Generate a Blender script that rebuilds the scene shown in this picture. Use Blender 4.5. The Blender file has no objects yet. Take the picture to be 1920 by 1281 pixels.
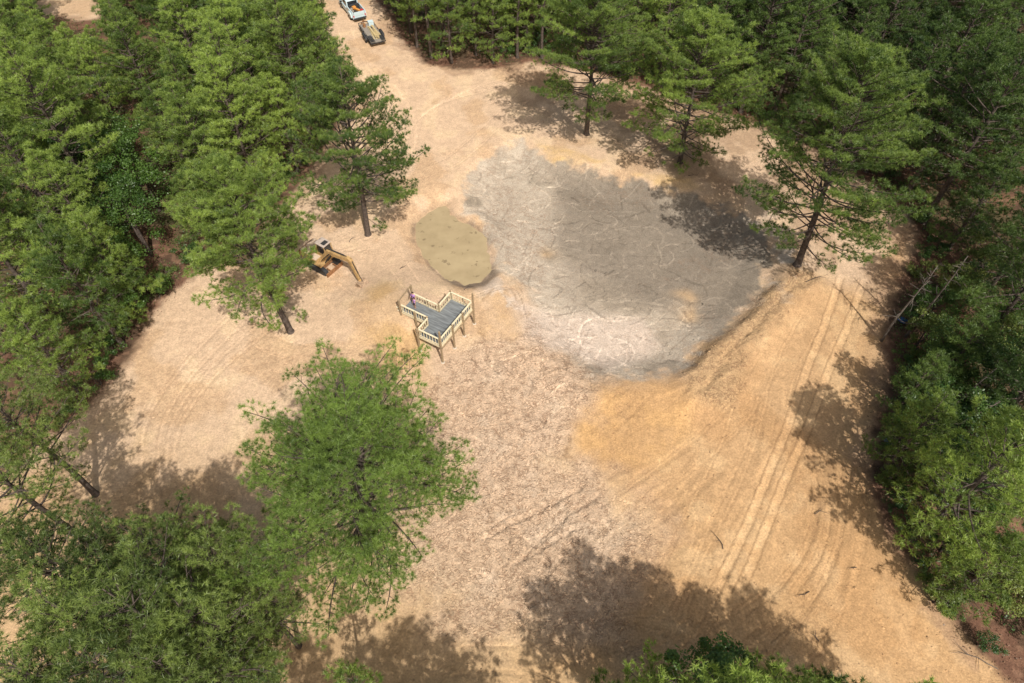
import bpy, math, random
import numpy as np
from mathutils import Vector, Matrix

# ------------------------------------------------------------------ camera, world, sun, exposure
S = bpy.context.scene
C = bpy.context.collection
H_CAM = 48.0
TILT = math.radians(38.54)          # angle off the nadir
FPX = 1280.0                        # focal length in photo pixels (1920 wide)
cd = bpy.data.cameras.new('camera'); cam = bpy.data.objects.new('camera', cd); C.objects.link(cam)
cam.location = (0, 0, H_CAM); cam.rotation_euler = (TILT, 0, 0)
cd.sensor_width = 36; cd.lens = 24; cd.clip_end = 3000; cd.clip_start = .5
S.camera = cam

SUN_EL = math.radians(51); SHADOW_AZ = math.radians(112)
sv = Vector((-math.cos(SHADOW_AZ)*math.cos(SUN_EL), -math.sin(SHADOW_AZ)*math.cos(SUN_EL), math.sin(SUN_EL)))
w = bpy.data.worlds.new('World'); S.world = w; w.use_nodes = True
nt = w.node_tree; sky = nt.nodes.new('ShaderNodeTexSky'); sky.sky_type = 'NISHITA'; sky.sun_disc = False
sky.sun_elevation = SUN_EL; sky.sun_rotation = math.atan2(sv.x, sv.y)
sky.dust_density = 2.5; sky.air_density = .8
wb_ = nt.nodes.new('ShaderNodeMix'); wb_.data_type = 'RGBA'; wb_.blend_type = 'MULTIPLY'; wb_.inputs[0].default_value = 1; wb_.inputs[7].default_value = (1.12, 1, .80, 1)
nt.links.new(sky.outputs[0], wb_.inputs[6]); nt.links.new(wb_.outputs[2], nt.nodes['Background'].inputs[0]); nt.nodes['Background'].inputs[1].default_value = .15
sl = bpy.data.lights.new('sun', 'SUN'); sl.energy = 4.2; sl.angle = math.radians(.6); sl.color = (1, .955, .88)
so = bpy.data.objects.new('sun', sl); C.objects.link(so); so.rotation_mode = 'QUATERNION'
so.rotation_quaternion = sv.to_track_quat('Z', 'Y')
S.view_settings.view_transform = 'Standard'; S.view_settings.look = 'None'
S.view_settings.exposure = .20; S.view_settings.gamma = 1
S.cycles.max_bounces = 6; S.cycles.diffuse_bounces = 3; S.cycles.transmission_bounces = 4

# ------------------------------------------------------------------ geometry of the view: photo point -> place on the ground
CT, ST = math.cos(TILT), math.sin(TILT)
def ray(px, py):
    a, b = px-960.0, 640.5-py
    return np.array([a, ST*FPX + CT*b, -CT*FPX + ST*b])
def G(px, py, z=0.0):
    d = ray(px, py); k = (z-H_CAM)/d[2]
    return np.array([d[0]*k, d[1]*k])
def P(x, y, z):
    r = (x, y, z-H_CAM); D = r[1]*ST - r[2]*CT; u = r[1]*CT + r[2]*ST
    return 960+FPX*r[0]/D, 640.5-FPX*u/D
def GP(pts, z=0.0): return np.array([G(x, y, z) for x, y in pts])

# ------------------------------------------------------------------ numpy noise, distance fields
def _hash(ix, iy, seed):
    n = (ix.astype(np.int64)*374761393 + iy.astype(np.int64)*668265263 + seed*974634777) & 0xffffffff
    n = ((n ^ (n >> 13))*1274126177) & 0xffffffff
    return ((n ^ (n >> 16)) & 0xffff)/65535.0
def vnoise(x, y, seed=0):
    ix, iy = np.floor(x), np.floor(y); fx, fy = x-ix, y-iy
    fx = fx*fx*(3-2*fx); fy = fy*fy*(3-2*fy)
    a = _hash(ix, iy, seed); b = _hash(ix+1, iy, seed); c = _hash(ix, iy+1, seed); d = _hash(ix+1, iy+1, seed)
    return (a*(1-fx)+b*fx)*(1-fy)+(c*(1-fx)+d*fx)*fy
def fbm(x, y, s, octv=4, seed=0):
    v = 0; a = .5; t = 0
    for i in range(octv):
        v = v+a*vnoise(x*s, y*s, seed+i*17); t += a; a *= .5; s *= 2.03
        x, y = x*.8-y*.6, x*.6+y*.8
    return v/t
def sdf(x, y, poly):                 # negative inside
    d = np.full(x.shape, 1e9); inside = np.zeros(x.shape, bool); n = len(poly)
    for i in range(n):
        ax, ay = poly[i]; bx, by = poly[(i+1) % n]; ex, ey = bx-ax, by-ay
        wx, wy = x-ax, y-ay; t = np.clip((wx*ex+wy*ey)/(ex*ex+ey*ey+1e-12), 0, 1)
        d = np.minimum(d, (wx-ex*t)**2+(wy-ey*t)**2)
        c = ((ay > y) != (by > y)) & (x < (bx-ax)*(y-ay)/((by-ay) if abs(by-ay) > 1e-9 else 1e-9)+ax)
        inside ^= c
    d = np.sqrt(d); return np.where(inside, -d, d)
def sstep(e0, e1, x):
    t = np.clip((x-e0)/(e1-e0), 0, 1); return t*t*(3-2*t)

# outlines traced in photo points, set on the ground
CLEAR = GP([(520,-20),(590,40),(640,130),(650,210),(600,300),(545,370),(470,440),(355,525),(290,590),(262,650),(225,700),
    (180,755),(105,815),(45,865),(-60,960),(-160,1100),(-120,1400),(1990,1400),(1880,1270),(1800,1190),(1742,1110),(1690,1050),(1655,985),
    (1634,930),(1620,870),(1628,800),(1650,740),(1664,680),(1650,625),(1668,560),(1715,470),(1700,400),(1560,300),(1420,235),(1300,195),
    (1190,158),(1080,128),(990,120),(930,132),(850,132),(795,118),(755,85),(725,30),(690,-20)])
NOOK = GP([(100,-30),(60,10),(70,38),(110,30),(150,40),(185,35),(190,-30)])
BASIN = GP([(985,262),(1035,300),(1095,318),(1180,338),(1290,365),(1335,382),(1420,415),(1455,480),(1435,545),(1390,600),(1322,650),
    (1292,690),(1240,712),(1160,712),(1110,722),(1070,692),(1010,645),(985,600),(962,552),(936,522),(925,500),(915,440),(868,400),(880,330),(930,285)], -.5)
PUD = GP([(836,387),(846,402),(868,416),(892,428),(910,446),(914,470),(920,498),(918,515),(900,531),(872,534),(840,524),(812,502),
    (788,476),(777,447),(780,420),(800,400),(820,388)], -.9)
ROUGH = GP([(880,650),(1000,618),(1080,690),(1112,722),(1100,745),(1066,790),(1060,860),(1130,920),(1215,950),(1200,1050),(1160,1180),
    (1000,1200),(880,1190),(760,1100),(700,1060),(850,900),(810,760)])
ORANGE = GP([(1480,520),(1640,540),(1690,420),(1720,500),(1670,700),(1640,880),(1720,1080),(1990,1400),(900,1400),(1040,1120),(1215,980),(1130,900),(1062,850),
    (1078,765),(1150,714),(1290,704),(1350,640),(1440,560)])
LOBE = GP([(1080,770),(1110,735),(1160,712),(1255,708),(1300,752),(1310,820),(1250,880),(1140,890),(1066,850)])
PATCH_A = GP([(905,560),(945,530),(985,580),(975,628),(930,640),(905,618)])
PATCH_B = GP([(700,560),(745,552),(775,590),(790,640),(770,690),(735,705),(690,690),(680,620)])
PATCH_C = GP([(1020,270),(1100,282),(1130,300),(1090,312),(1040,300)])
PATCH_D = GP([(1190,325),(1290,330),(1310,356),(1240,348)])
BANK = GP([(1500,500),(1530,540),(1470,600),(1400,680),(1350,760),(1290,760),(1285,705),(1330,650),(1400,590),(1440,545)])
PALEM = GP([(955,560),(1010,592),(1100,582),(1200,602),(1235,640),(1150,690),(1050,665),(980,640)], -.9)
DARKG = GP([(1040,320),(1170,350),(1290,385),(1440,470),(1425,560),(1330,620),(1220,570),(1110,500),(1040,440),(1050,380)], -1)
PALEL = GP([(900,330),(960,310),(1010,420),(1010,520),(960,540),(925,500),(915,430),(880,400)], -1)
LITTER = GP([(955,125),(1080,135),(1200,165),(1320,205),(1430,245),(1580,320),(1680,400),(1690,470),(1640,560),(1540,500),(1460,400),(1300,355),(1200,300),(1130,240),(1030,235),(965,200)])
LOWLEFT = GP([(40,880),(200,760),(260,830),(420,900),(620,1000),(760,1120),(900,1200),(1000,1420),(-200,1420),(-150,1050)])
FRINGE = GP([(835,518),(860,531),(905,527),(925,503),(938,515),(912,541),(880,548),(848,541)], -.85)

def height(x, y):
    x = np.asarray(x, float); y = np.asarray(y, float)
    b = sdf(x, y, BASIN)
    h = -1.15*sstep(1.2, -3.6, b)
    h = h + .55*np.exp(-(np.minimum(sdf(x, y, BANK)+.6, 9)/1.5)**2)*sstep(-.6, 1.2, b)
    ru = (x+6.1)*.507+(y-36.0)*.862; rv = -(x+6.1)*.862+(y-36.0)*.507      # the bank the walkway leads to
    h = h + 1.8*sstep(1.7, 5.0, rv)*sstep(14, 7, rv)*np.exp(-((ru-2.3)/4.2)**2)
    h = h + .25*np.exp(-((b-1.8)**2)/2.5)*sstep(0, 4, x)*sstep(56, 50, y)
    p = sdf(x, y, PUD)
    h = h*(sstep(0, 2.6, p)) + (1-sstep(0, 2.6, p))*(-.9 + np.clip(p, -.6, 3)*.32)
    return h + .35*(fbm(x, y, .06, 3, 5)-.5)*sstep(1, 5, np.minimum(b, p))
def GH(px, py):                     # photo point -> (x, y, z) on the terrain
    z = 0.0
    for _ in range(12):
        g = G(px, py, z); z = float(height(np.array([g[0]]), np.array([g[1]]))[0])
    return Vector((g[0], g[1], z))
def hz(x, y): return float(height(np.array([x]), np.array([y]))[0])

# ------------------------------------------------------------------ helpers: materials
def mat(name, col, rough=.8, metal=0, noise=0, nscale=6, bump=0, spec=.3):
    m = bpy.data.materials.new(name); m.use_nodes = True; n = m.node_tree.nodes; l = m.node_tree.links
    b = n['Principled BSDF']; b.inputs['Base Color'].default_value = (*col, 1); b.inputs['Roughness'].default_value = rough
    b.inputs['Metallic'].default_value = metal; b.inputs['Specular IOR Level'].default_value = spec
    if noise or bump:
        tc = n.new('ShaderNodeTexCoord'); t = n.new('ShaderNodeTexNoise'); t.inputs['Scale'].default_value = nscale
        t.inputs['Detail'].default_value = 6; l.new(tc.outputs['Object'], t.inputs['Vector'])
        if noise:
            r = n.new('ShaderNodeMapRange'); r.inputs[1].default_value = .3; r.inputs[2].default_value = .7
            r.inputs[3].default_value = 1-noise; r.inputs[4].default_value = 1+noise; l.new(t.outputs[0], r.inputs[0])
            v = n.new('ShaderNodeVectorMath'); v.operation = 'SCALE'; v.inputs[0].default_value = col
            l.new(r.outputs[0], v.inputs['Scale']); l.new(v.outputs[0], b.inputs['Base Color'])
        if bump:
            bp = n.new('ShaderNodeBump'); bp.inputs['Strength'].default_value = bump; bp.inputs['Distance'].default_value = .05
            l.new(t.outputs[0], bp.inputs['Height']); l.new(bp.outputs[0], b.inputs['Normal'])
    return m
def leaf_mat(name, dark, light, trans=.3):
    m = bpy.data.materials.new(name); m.use_nodes = True; n = m.node_tree.nodes; l = m.node_tree.links
    n.remove(n['Principled BSDF']); out = n['Material Output']
    at = n.new('ShaderNodeAttribute'); at.attribute_name = 'tint'
    oi = n.new('ShaderNodeObjectInfo')
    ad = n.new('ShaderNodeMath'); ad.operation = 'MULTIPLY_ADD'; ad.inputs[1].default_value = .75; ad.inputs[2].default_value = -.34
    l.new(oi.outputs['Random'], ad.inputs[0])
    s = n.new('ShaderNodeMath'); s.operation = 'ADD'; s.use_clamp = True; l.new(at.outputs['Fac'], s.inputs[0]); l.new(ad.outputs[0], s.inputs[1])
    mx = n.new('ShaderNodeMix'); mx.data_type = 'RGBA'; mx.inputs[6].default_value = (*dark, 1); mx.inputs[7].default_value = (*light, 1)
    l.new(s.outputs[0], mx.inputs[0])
    d = n.new('ShaderNodeBsdfDiffuse'); t = n.new('ShaderNodeBsdfTranslucent'); g = n.new('ShaderNodeBsdfGlossy')
    g.inputs['Roughness'].default_value = .45; g.inputs['Color'].default_value = (.8, .85, .8, 1)
    l.new(mx.outputs[2], d.inputs[0]); l.new(mx.outputs[2], t.inputs[0])
    a = n.new('ShaderNodeMixShader'); a.inputs[0].default_value = trans; l.new(d.outputs[0], a.inputs[1]); l.new(t.outputs[0], a.inputs[2])
    b = n.new('ShaderNodeMixShader'); b.inputs[0].default_value = .035; l.new(a.outputs[0], b.inputs[1]); l.new(g.outputs[0], b.inputs[2])
    l.new(b.outputs[0], out.inputs[0]); return m
M = {}
M['needles'] = leaf_mat('pine_needles', (.074, .128, .028), (.32, .43, .085), .42)
M['needles_dark'] = leaf_mat('pine_needles_right_wood', (.030, .064, .018), (.140, .215, .046), .35)  # darker green needles for the right woods
M['needles_lone'] = leaf_mat('pine_needles_lone_tree', (.050, .092, .022), (.24, .35, .070), .40)
M['needles_soft'] = leaf_mat('pine_needles_grove', (.068, .108, .030), (.265, .345, .085), .40)
M['leaves'] = leaf_mat('broad_leaves', (.030, .075, .016), (.105, .19, .032), .4)
M['leaves_yellow'] = leaf_mat('yellow_green_leaves', (.10, .15, .03), (.25, .29, .07), .4)
M['bark'] = mat('pine_bark', (.085, .066, .055), .95, noise=.45, nscale=5, bump=.8)
M['bark_grey'] = mat('dead_grey_bark', (.125, .105, .088), .95, noise=.35, nscale=7, bump=.6)
M['wood'] = mat('treated_pine', (.66, .58, .40), .8, noise=.15, nscale=9)
M['post'] = mat('weathered_post', (.30, .225, .14), .9, noise=.3, nscale=6, bump=.3)
M['black'] = mat('black_rubber', (.02, .02, .021), .85, noise=.3)
M['steel_dark'] = mat('dark_steel', (.05, .05, .052), .6, .3, noise=.3)
M['steel'] = mat('worn_steel', (.42, .36, .30), .5, .4, noise=.3, nscale=8)
M['white'] = mat('white_truck_paint', (.50, .62, .66), .25, noise=.05, spec=.5)
M['glass'] = mat('dark_glass', (.015, .02, .025), .08, spec=.8)
M['yellow'] = mat('excavator_yellow', (.40, .26, .115), .8, noise=.35, nscale=3)
M['dusty'] = mat('dust_covered_panel', (.55, .42, .31), .9, noise=.2, nscale=5)
M['dusty_grey'] = mat('dusty_cab_roof', (.42, .35, .30), .9, noise=.15, nscale=4)
M['rust'] = mat('rusty_steel', (.26, .13, .06), .9, noise=.4, nscale=6)
M['bucket'] = mat('earth_stained_bucket', (.30, .21, .14), .9, noise=.4, nscale=5)
M['plank'] = mat('yellow_planks', (.48, .38, .20), .85, noise=.25, nscale=5)
M['grey_board'] = mat('grey_trailer_boards', (.27, .24, .205), .9, noise=.25, nscale=6)
M['red'] = mat('red_plastic', (.45, .03, .03), .5)
M['orange_tool'] = mat('orange_plastic', (.60, .27, .06), .5, noise=.1)
M['green'] = mat('green_tank', (.08, .35, .10), .5, noise=.1)
M['skin'] = mat('skin', (.48, .28, .19), .6)
M['purple'] = mat('purple_cloth', (.36, .20, .48), .9, noise=.12, nscale=20)
M['navy'] = mat('dark_cloth', (.04, .045, .08), .9, noise=.15, nscale=20)
M['hair'] = mat('dark_hair', (.015, .01, .008), .6)
M['tarp'] = mat('blue_tarp', (.04, .09, .20), .5, noise=.2, nscale=3)
M['concrete'] = mat('pale_concrete', (.50, .44, .36), .95, noise=.15, nscale=8, bump=.5)

# ------------------------------------------------------------------ helpers: meshes and objects
def raw_mesh(name, V, F, mats, smooth=False, tint=None, mi=None):
    """V (n,3) array, F (m,k) array of equal sized faces"""
    me = bpy.data.meshes.new(name); V = np.asarray(V, np.float32); F = np.asarray(F, np.int32); k = F.shape[1]
    me.vertices.add(len(V)); me.vertices.foreach_set('co', V.ravel())
    me.loops.add(F.size); me.loops.foreach_set('vertex_index', F.ravel())
    me.polygons.add(len(F)); me.polygons.foreach_set('loop_start', np.arange(len(F), dtype=np.int32)*k)
    try: me.polygons.foreach_set('loop_total', np.full(len(F), k, np.int32))
    except Exception: pass
    for m in mats: me.materials.append(m)
    if mi is not None: me.polygons.foreach_set('material_index', np.asarray(mi, np.int32))
    me.polygons.foreach_set('use_smooth', np.full(len(F), smooth, bool))
    if tint is not None:
        a = me.attributes.new('tint', 'FLOAT', 'POINT'); a.data.foreach_set('value', np.asarray(tint, np.float32))
    me.update(calc_edges=True); return me
class MB:
    def __init__(s): s.v = []; s.f = []; s.mi = []; s.m = 0
    def add(s, vs, fs):
        o = len(s.v); s.v += [tuple(v) for v in vs]; s.f += [tuple(i+o for i in f) for f in fs]; s.mi += [s.m]*len(fs)
    def box(s, c, d, rz=0, ry=0, rx=0, taper=1.0):
        R = Matrix.Rotation(rz, 3, 'Z') @ Matrix.Rotation(ry, 3, 'Y') @ Matrix.Rotation(rx, 3, 'X'); c = Vector(c); vs = []
        for z in (-1, 1):
            t = taper if z > 0 else 1
            for x, y in ((-1,-1),(1,-1),(1,1),(-1,1)): vs.append(c + R @ Vector((x*d[0]/2*t, y*d[1]/2*t, z*d[2]/2)))
        s.add(vs, [(3,2,1,0),(4,5,6,7),(0,1,5,4),(1,2,6,5),(2,3,7,6),(3,0,4,7)])
    def beam(s, a, b, wd, ht, up=(0,0,1)):
        a, b = Vector(a), Vector(b); d = (b-a).normalized(); u = Vector(up); sdv = d.cross(u)
        if sdv.length < 1e-3: sdv = d.cross(Vector((0,1,0)))
        sdv.normalize(); u = sdv.cross(d); vs = []
        for p in (a, b):
            for i, j in ((-1,-1),(1,-1),(1,1),(-1,1)): vs.append(p + sdv*i*wd/2 + u*j*ht/2)
        s.add(vs, [(3,2,1,0),(4,5,6,7),(0,1,5,4),(1,2,6,5),(2,3,7,6),(3,0,4,7)])
    def tube(s, pts, rad, n=8, cap=True):
        pts = [Vector(p) for p in pts]; rad = rad if hasattr(rad, '__len__') else [rad]*len(pts); vs = []; ref = None
        for i, p in enumerate(pts):
            d = (pts[min(i+1, len(pts)-1)]-pts[max(i-1, 0)]).normalized()
            a = d.cross(Vector((0,0,1)) if abs(d.z) < .9 else Vector((1,0,0))) if ref is None else ref - d*ref.dot(d)
            a.normalize(); ref = a; b = d.cross(a)
            for k in range(n):
                t = 2*math.pi*k/n; vs.append(p+(a*math.cos(t)+b*math.sin(t))*rad[i])
        fs = [(i*n+k, i*n+(k+1) % n, (i+1)*n+(k+1) % n, (i+1)*n+k) for i in range(len(pts)-1) for k in range(n)]
        if cap: fs += [tuple(range(n-1, -1, -1)), tuple((len(pts)-1)*n+k for k in range(n))]
        s.add(vs, fs)
    def prism(s, prof, w, plane='xz', off=0):      # profile in x,z extruded along y
        n = len(prof); vs = [(x, off-w/2, z) for x, z in prof]+[(x, off+w/2, z) for x, z in prof]
        s.add(vs, [tuple(range(n)), tuple(range(2*n-1, n-1, -1))]+[(i+n, (i+1) % n+n, (i+1) % n, i) for i in range(n)])
    def mesh(s, name, mats, smooth=False):
        me = bpy.data.meshes.new(name); me.from_pydata(s.v, [], s.f)
        for m in (mats if isinstance(mats, (list, tuple)) else [mats]): me.materials.append(m)
        me.polygons.foreach_set('material_index', s.mi)
        me.polygons.foreach_set('use_smooth', [smooth]*len(s.f)); me.update(); return me
    def build(s, name, mats, parent=None, smooth=False, bevel=0):
        o = bpy.data.objects.new(name, s.mesh(name, mats, smooth)); C.objects.link(o); o.parent = parent
        if bevel:
            b = o.modifiers.new('bevel', 'BEVEL'); b.width = bevel; b.segments = 2; b.limit_method = 'ANGLE'
        return o
def link(name, me, parent=None):
    o = bpy.data.objects.new(name, me); C.objects.link(o); o.parent = parent; return o
def tag(o, label=None, cat=None, group=None, kind=None):
    if label: o['label'] = label
    if cat: o['category'] = cat
    if group: o['group'] = group
    if kind: o['kind'] = kind
    return o
def thing(name, label, cat, loc, rz=0, group=None):
    o = bpy.data.objects.new(name, None); C.objects.link(o); o.location = loc; o.rotation_euler = (0, 0, rz)
    o.empty_display_size = .3; return tag(o, label, cat, group)

# ------------------------------------------------------------------ the ground: one sheet, fine where the clearing is
def axis(segs):
    a = []
    for x0, x1, st in segs: a += list(np.arange(x0, x1, st))
    return np.array(a+[segs[-1][1]])
XS = axis([(-600,-120,40),(-120,-70,5),(-70,-34,.7),(-34,36,.125),(36,70,.7),(70,120,5),(120,600,40)])
YS = axis([(-500,-60,40),(-60,0,5),(0,8,.7),(8,66,.125),(66,106,.18),(106,130,2),(130,200,10),(200,900,70)])
GX, GY = np.meshgrid(XS, YS)
far = (np.abs(GX) > 90) | (GY > 125) | (GY < -20)
Z = height(GX, GY)
def mixc(c, t, w): return c*(1-w[..., None])+np.array(t)*w[..., None]
wx = (fbm(GX, GY, .35, 4, 1)-.5)*2.2; wy = (fbm(GX, GY, .35, 4, 2)-.5)*2.2
wx2 = wx*.45+(fbm(GX, GY, 1.6, 3, 41)-.5)*.7; wy2 = wy*.45+(fbm(GX, GY, 1.6, 3, 42)-.5)*.7
n1 = fbm(GX, GY, .12, 4, 11); n2 = fbm(GX, GY, .5, 4, 12); n3 = fbm(GX, GY, 2.2, 3, 13); n4 = fbm(GX, GY, .22, 4, 14)
col = np.zeros(GX.shape+(3,)); col[:] = (.555, .40, .272)
col = mixc(col, (.60, .445, .285), sstep(.5, .66, n2)*.6)
col = mixc(col, (.52, .345, .20), sstep(.52, .66, n4)*.55)
yy = sstep(34, 12, GY)*.7                                      # yellower sandy loam nearest the viewer
col = mixc(col, (.49, .325, .165), yy)
so_ = sdf(GX+wx, GY+wy, ORANGE); col = mixc(col, (.465, .29, .145), sstep(2.2, -2.6, so_)*.85)
col = mixc(col, (.53, .36, .20), sstep(1, -2, so_)*sstep(.50, .64, n2)*.6)
col = mixc(col, (.40, .225, .10), sstep(1, -2, so_)*sstep(.50, .64, n1)*.35)
col = mixc(col, (.50, .305, .14), sstep(.8, -1.6, sdf(GX+wx*.9, GY+wy*.9, LOBE))*(.45+.5*sstep(.35, .6, n2)))
for pl, cc, sft in ((PATCH_A, (.53,.36,.205), .8), (PATCH_B, (.46,.305,.155), 1.2), (PATCH_C, (.54,.37,.18), .6), (PATCH_D, (.55,.38,.19), .5)):
    col = mixc(col, cc, sstep(sft, -sft, sdf(GX+wx2+wx*.6, GY+wy2+wy*.6, pl))*(.45+.5*sstep(.38, .6, n2)))
rg = sstep(3.0, -3.0, sdf(GX+wx*1.8, GY+wy*1.8, ROUGH)+(n2-.5)*5)
col = mixc(col, (.585, .425, .30), rg*.75)
col = mixc(col, (.53, .42, .32), rg*sstep(.52, .66, n2)*.35)
bs = sdf(GX+wx2*1.3, GY+wy2*1.3, BASIN)
# chalky white scrapes round the basin
ring = np.exp(-((bs-1.2)/1.6)**2)*(GY > 42)
col = mixc(col, (.58, .50, .425), ring*sstep(62, 50, GY-GX*.2+8)*sstep(.5, .64, fbm(GX, GY, .7, 4, 21))*.75)
ww_ = 1.1+3.2*sstep(12, 4, GX)*sstep(50, 44, GY); wb = sstep(.3, -ww_*.75, bs+(fbm(GX, GY, .9, 4, 71)-.5)*3.0)
lft = sstep(9, 1, GX)                                            # paler, drier side of the basin
low = sstep(46, 40, GY)
grey = np.zeros_like(col); grey[:] = (.275, .228, .175)
grey = mixc(grey, (.195, .164, .130), sstep(.44, .56, n4*.7+n2*.3)*.9*(1-lft*.6))
pale = sstep(.38, .58, n2*.6+n4*.4+.13*lft+.11*low)*np.clip(lft*.9+low*.75+.12, 0, 1)
grey = mixc(grey, (.49, .415, .33), pale*.85)
grey = mixc(grey, (.37, .31, .24), sstep(.54, .66, fbm(GX*.6, GY*1.3, 1.1, 4, 33))*.4)
grey = mixc(grey, (.205, .172, .136), sstep(2.2, -2.2, sdf(GX+wx*1.8, GY+wy*1.8, DARKG))*.8)
grey = mixc(grey, (.42, .35, .275), sstep(1.5, -1.5, sdf(GX+wx*1.5, GY+wy*1.5, PALEL))*sstep(.36, .56, n2)*.8)
for q_ in ((1282,559),(1285,590),(1030,470)):
    gq = G(*q_, -1); grey = mixc(grey, (.44, .30, .17), np.exp(-(((GX+wx-gq[0])**2+(GY+wy-gq[1])**2)/.8))*.7)
col = mixc(col, (0, 0, 0), wb)+grey*wb[..., None]
col = mixc(col, (.56, .455, .375), sstep(1.3, -1.0, sdf(GX+wx, GY+wy, PALEM))*.75)
for pl in (LOBE, PATCH_A):
    d_ = sdf(GX+wx2, GY+wy2, pl); col = mixc(col, (.25, .155, .08), np.exp(-((d_-.15)/.16)**2)*sstep(.46, .58, n2)*sstep(8, 6, GX-GY*.0)*.5)
bk = sstep(1.2, -1.2, sdf(GX+wx*1.2, GY+wy*1.2, BANK)); col = mixc(col, (.45, .305, .17), bk*(1-wb)*.7)
lt = sstep(1.5, -1.5, sdf(GX+wx*1.5, GY+wy*1.5, LITTER)); col = mixc(col, (.32, .215, .14), lt*(1-wb)*sstep(.38, .58, n2*.6+n4*.4)*.75)
ll = sstep(4, -4, sdf(GX+wx*2, GY+wy*2, LOWLEFT)); col = mixc(col, (.40, .265, .145), ll*sstep(.36, .56, n2*.5+n4*.5)*.7)
pd = sdf(GX+wx2*.5, GY+wy2*.5, PUD)
col = mixc(col, (.235, .175, .12), np.exp(-((pd-.12)/.33)**2)*(.35+.65*sstep(.45, .6, n2+.15*(GY < 41.5)))*.85)
col = mixc(col, (.21, .165, .125), sstep(.35, -.35, sdf(GX+wx2*.6, GY+wy2*.6, FRINGE))*.85)
# forest floor of pine straw outside the clearing
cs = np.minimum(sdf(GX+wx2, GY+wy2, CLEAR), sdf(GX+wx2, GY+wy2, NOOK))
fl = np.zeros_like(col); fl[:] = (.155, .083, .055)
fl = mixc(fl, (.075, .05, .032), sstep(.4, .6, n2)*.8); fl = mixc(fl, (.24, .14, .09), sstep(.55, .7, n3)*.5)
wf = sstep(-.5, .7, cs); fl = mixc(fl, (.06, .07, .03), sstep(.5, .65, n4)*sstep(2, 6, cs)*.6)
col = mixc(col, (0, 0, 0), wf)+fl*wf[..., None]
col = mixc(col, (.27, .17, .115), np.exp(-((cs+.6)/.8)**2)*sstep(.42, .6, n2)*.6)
relief = np.zeros_like(GX); paint = np.zeros_like(GX); rough = np.clip(rg*1.0+bk*.9+wb*(.30*pale-.06)*(1-rg)+.24+.25*sstep(.5, .65, n4), 0, 1)*(1-wf*.4)
def stroke(pts, wd, dh=0., pt=0., edge=0.):
    """press a groove (dh) or paint compaction and groove shading as a paler / darker band (pt) along a line on the ground"""
    for (ax, ay), (bx, by) in zip(pts[:-1], pts[1:]):
        i0, i1 = np.searchsorted(XS, [min(ax, bx)-wd*2, max(ax, bx)+wd*2]); j0, j1 = np.searchsorted(YS, [min(ay, by)-wd*2, max(ay, by)+wd*2])
        if i1 <= i0 or j1 <= j0: continue
        sl_ = (slice(j0, j1), slice(i0, i1)); x = GX[sl_]; y = GY[sl_]; ex, ey = bx-ax, by-ay
        t = np.clip(((x-ax)*ex+(y-ay)*ey)/(ex*ex+ey*ey+1e-9), 0, 1); d = np.hypot(x-ax-ex*t, y-ay-ey*t)
        k = sstep(wd, wd*.45, d); lip = np.exp(-((d-wd*1.05)/(wd*.3))**2)
        r = dh*k-edge*dh*lip; cur = relief[sl_]; relief[sl_] = np.where(np.abs(r) > np.abs(cur), r, cur)
        pv = pt*k; cp = paint[sl_]; paint[sl_] = np.where(np.abs(pv) > np.abs(cp), pv, cp)
def curve(px, n=10, jit=.0, seed=0):
    p = GP(px); rr = np.random.RandomState(seed); out = []
    for i in range(len(p)-1):
        p0, p1, p2, p3 = p[max(i-1, 0)], p[i], p[i+1], p[min(i+2, len(p)-1)]
        for t in np.linspace(0, 1, n, endpoint=False):
            out.append(.5*((2*p1)+(-p0+p2)*t+(2*p0-5*p1+4*p2-p3)*t*t+(-p0+3*p1-3*p2+p3)*t**3)+rr.normal(0, jit, 2) if jit else
                       .5*((2*p1)+(-p0+p2)*t+(2*p0-5*p1+4*p2-p3)*t*t+(-p0+3*p1-3*p2+p3)*t**3))
    out.append(p[-1]); return np.array(out)
def par(c, off):
    t = np.gradient(c, axis=0); t /= np.linalg.norm(t, axis=1)[:, None]+1e-9
    return c+np.stack([-t[:, 1], t[:, 0]], 1)*off
for px in ([(1575,520),(1545,610),(1512,695),(1478,795),(1438,895),(1398,990),(1365,1060),(1335,1120)],
           [(1618,530),(1585,620),(1550,705),(1515,800),(1480,880),(1442,975),(1408,1060),(1380,1120)]):
    c = curve(px, 12, .02); stroke(c, .34, -.04, .20, .5); stroke(par(c, .36), .07, -.07, -.25); stroke(par(c, -.36), .07, -.07, -.25)
for px in ([(1518,850),(1530,940),(1516,1015),(1462,1095),(1395,1150)], [(1572,860),(1578,970),(1560,1055),(1512,1135),(1440,1200)],
           [(1540,840),(1552,950),(1540,1030),(1488,1110)]):
    c = curve(px, 12, .02); stroke(c, .22, -.04, .05, .5); stroke(par(c, .24), .07, -.07, -.22); stroke(par(c, -.24), .07, -.05, -.15)
for k, px in enumerate(([(480,585),(420,640),(365,700),(322,760),(300,820),(298,880),(312,930)], [(530,600),(460,655),(395,715),(350,775),(330,830),(328,890),(350,930)],
           [(505,592),(440,648),(380,708),(335,768),(315,825),(313,885)], [(455,570),(400,625),(340,690),(290,760),(268,820),(266,870)])):
    c = curve(px, 12, .03, k)
    for o_ in (-.22, 0, .22): stroke(par(c, o_), .1, -.055, (.14 if o_ == 0 else -.10), .5)
for k in range(11):
    o_ = k*7; px = [(742+o_*.2, 330-o_*.5), (762+o_*.3, 250-o_*.35), (830+o_*.3, 195-o_*.2), (930, 168-o_*.25), (1010, 150-o_*.2)]
    stroke(curve(px, 12, .04, k), .13, -.04, .12 if k % 2 else -.10, .5)
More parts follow.
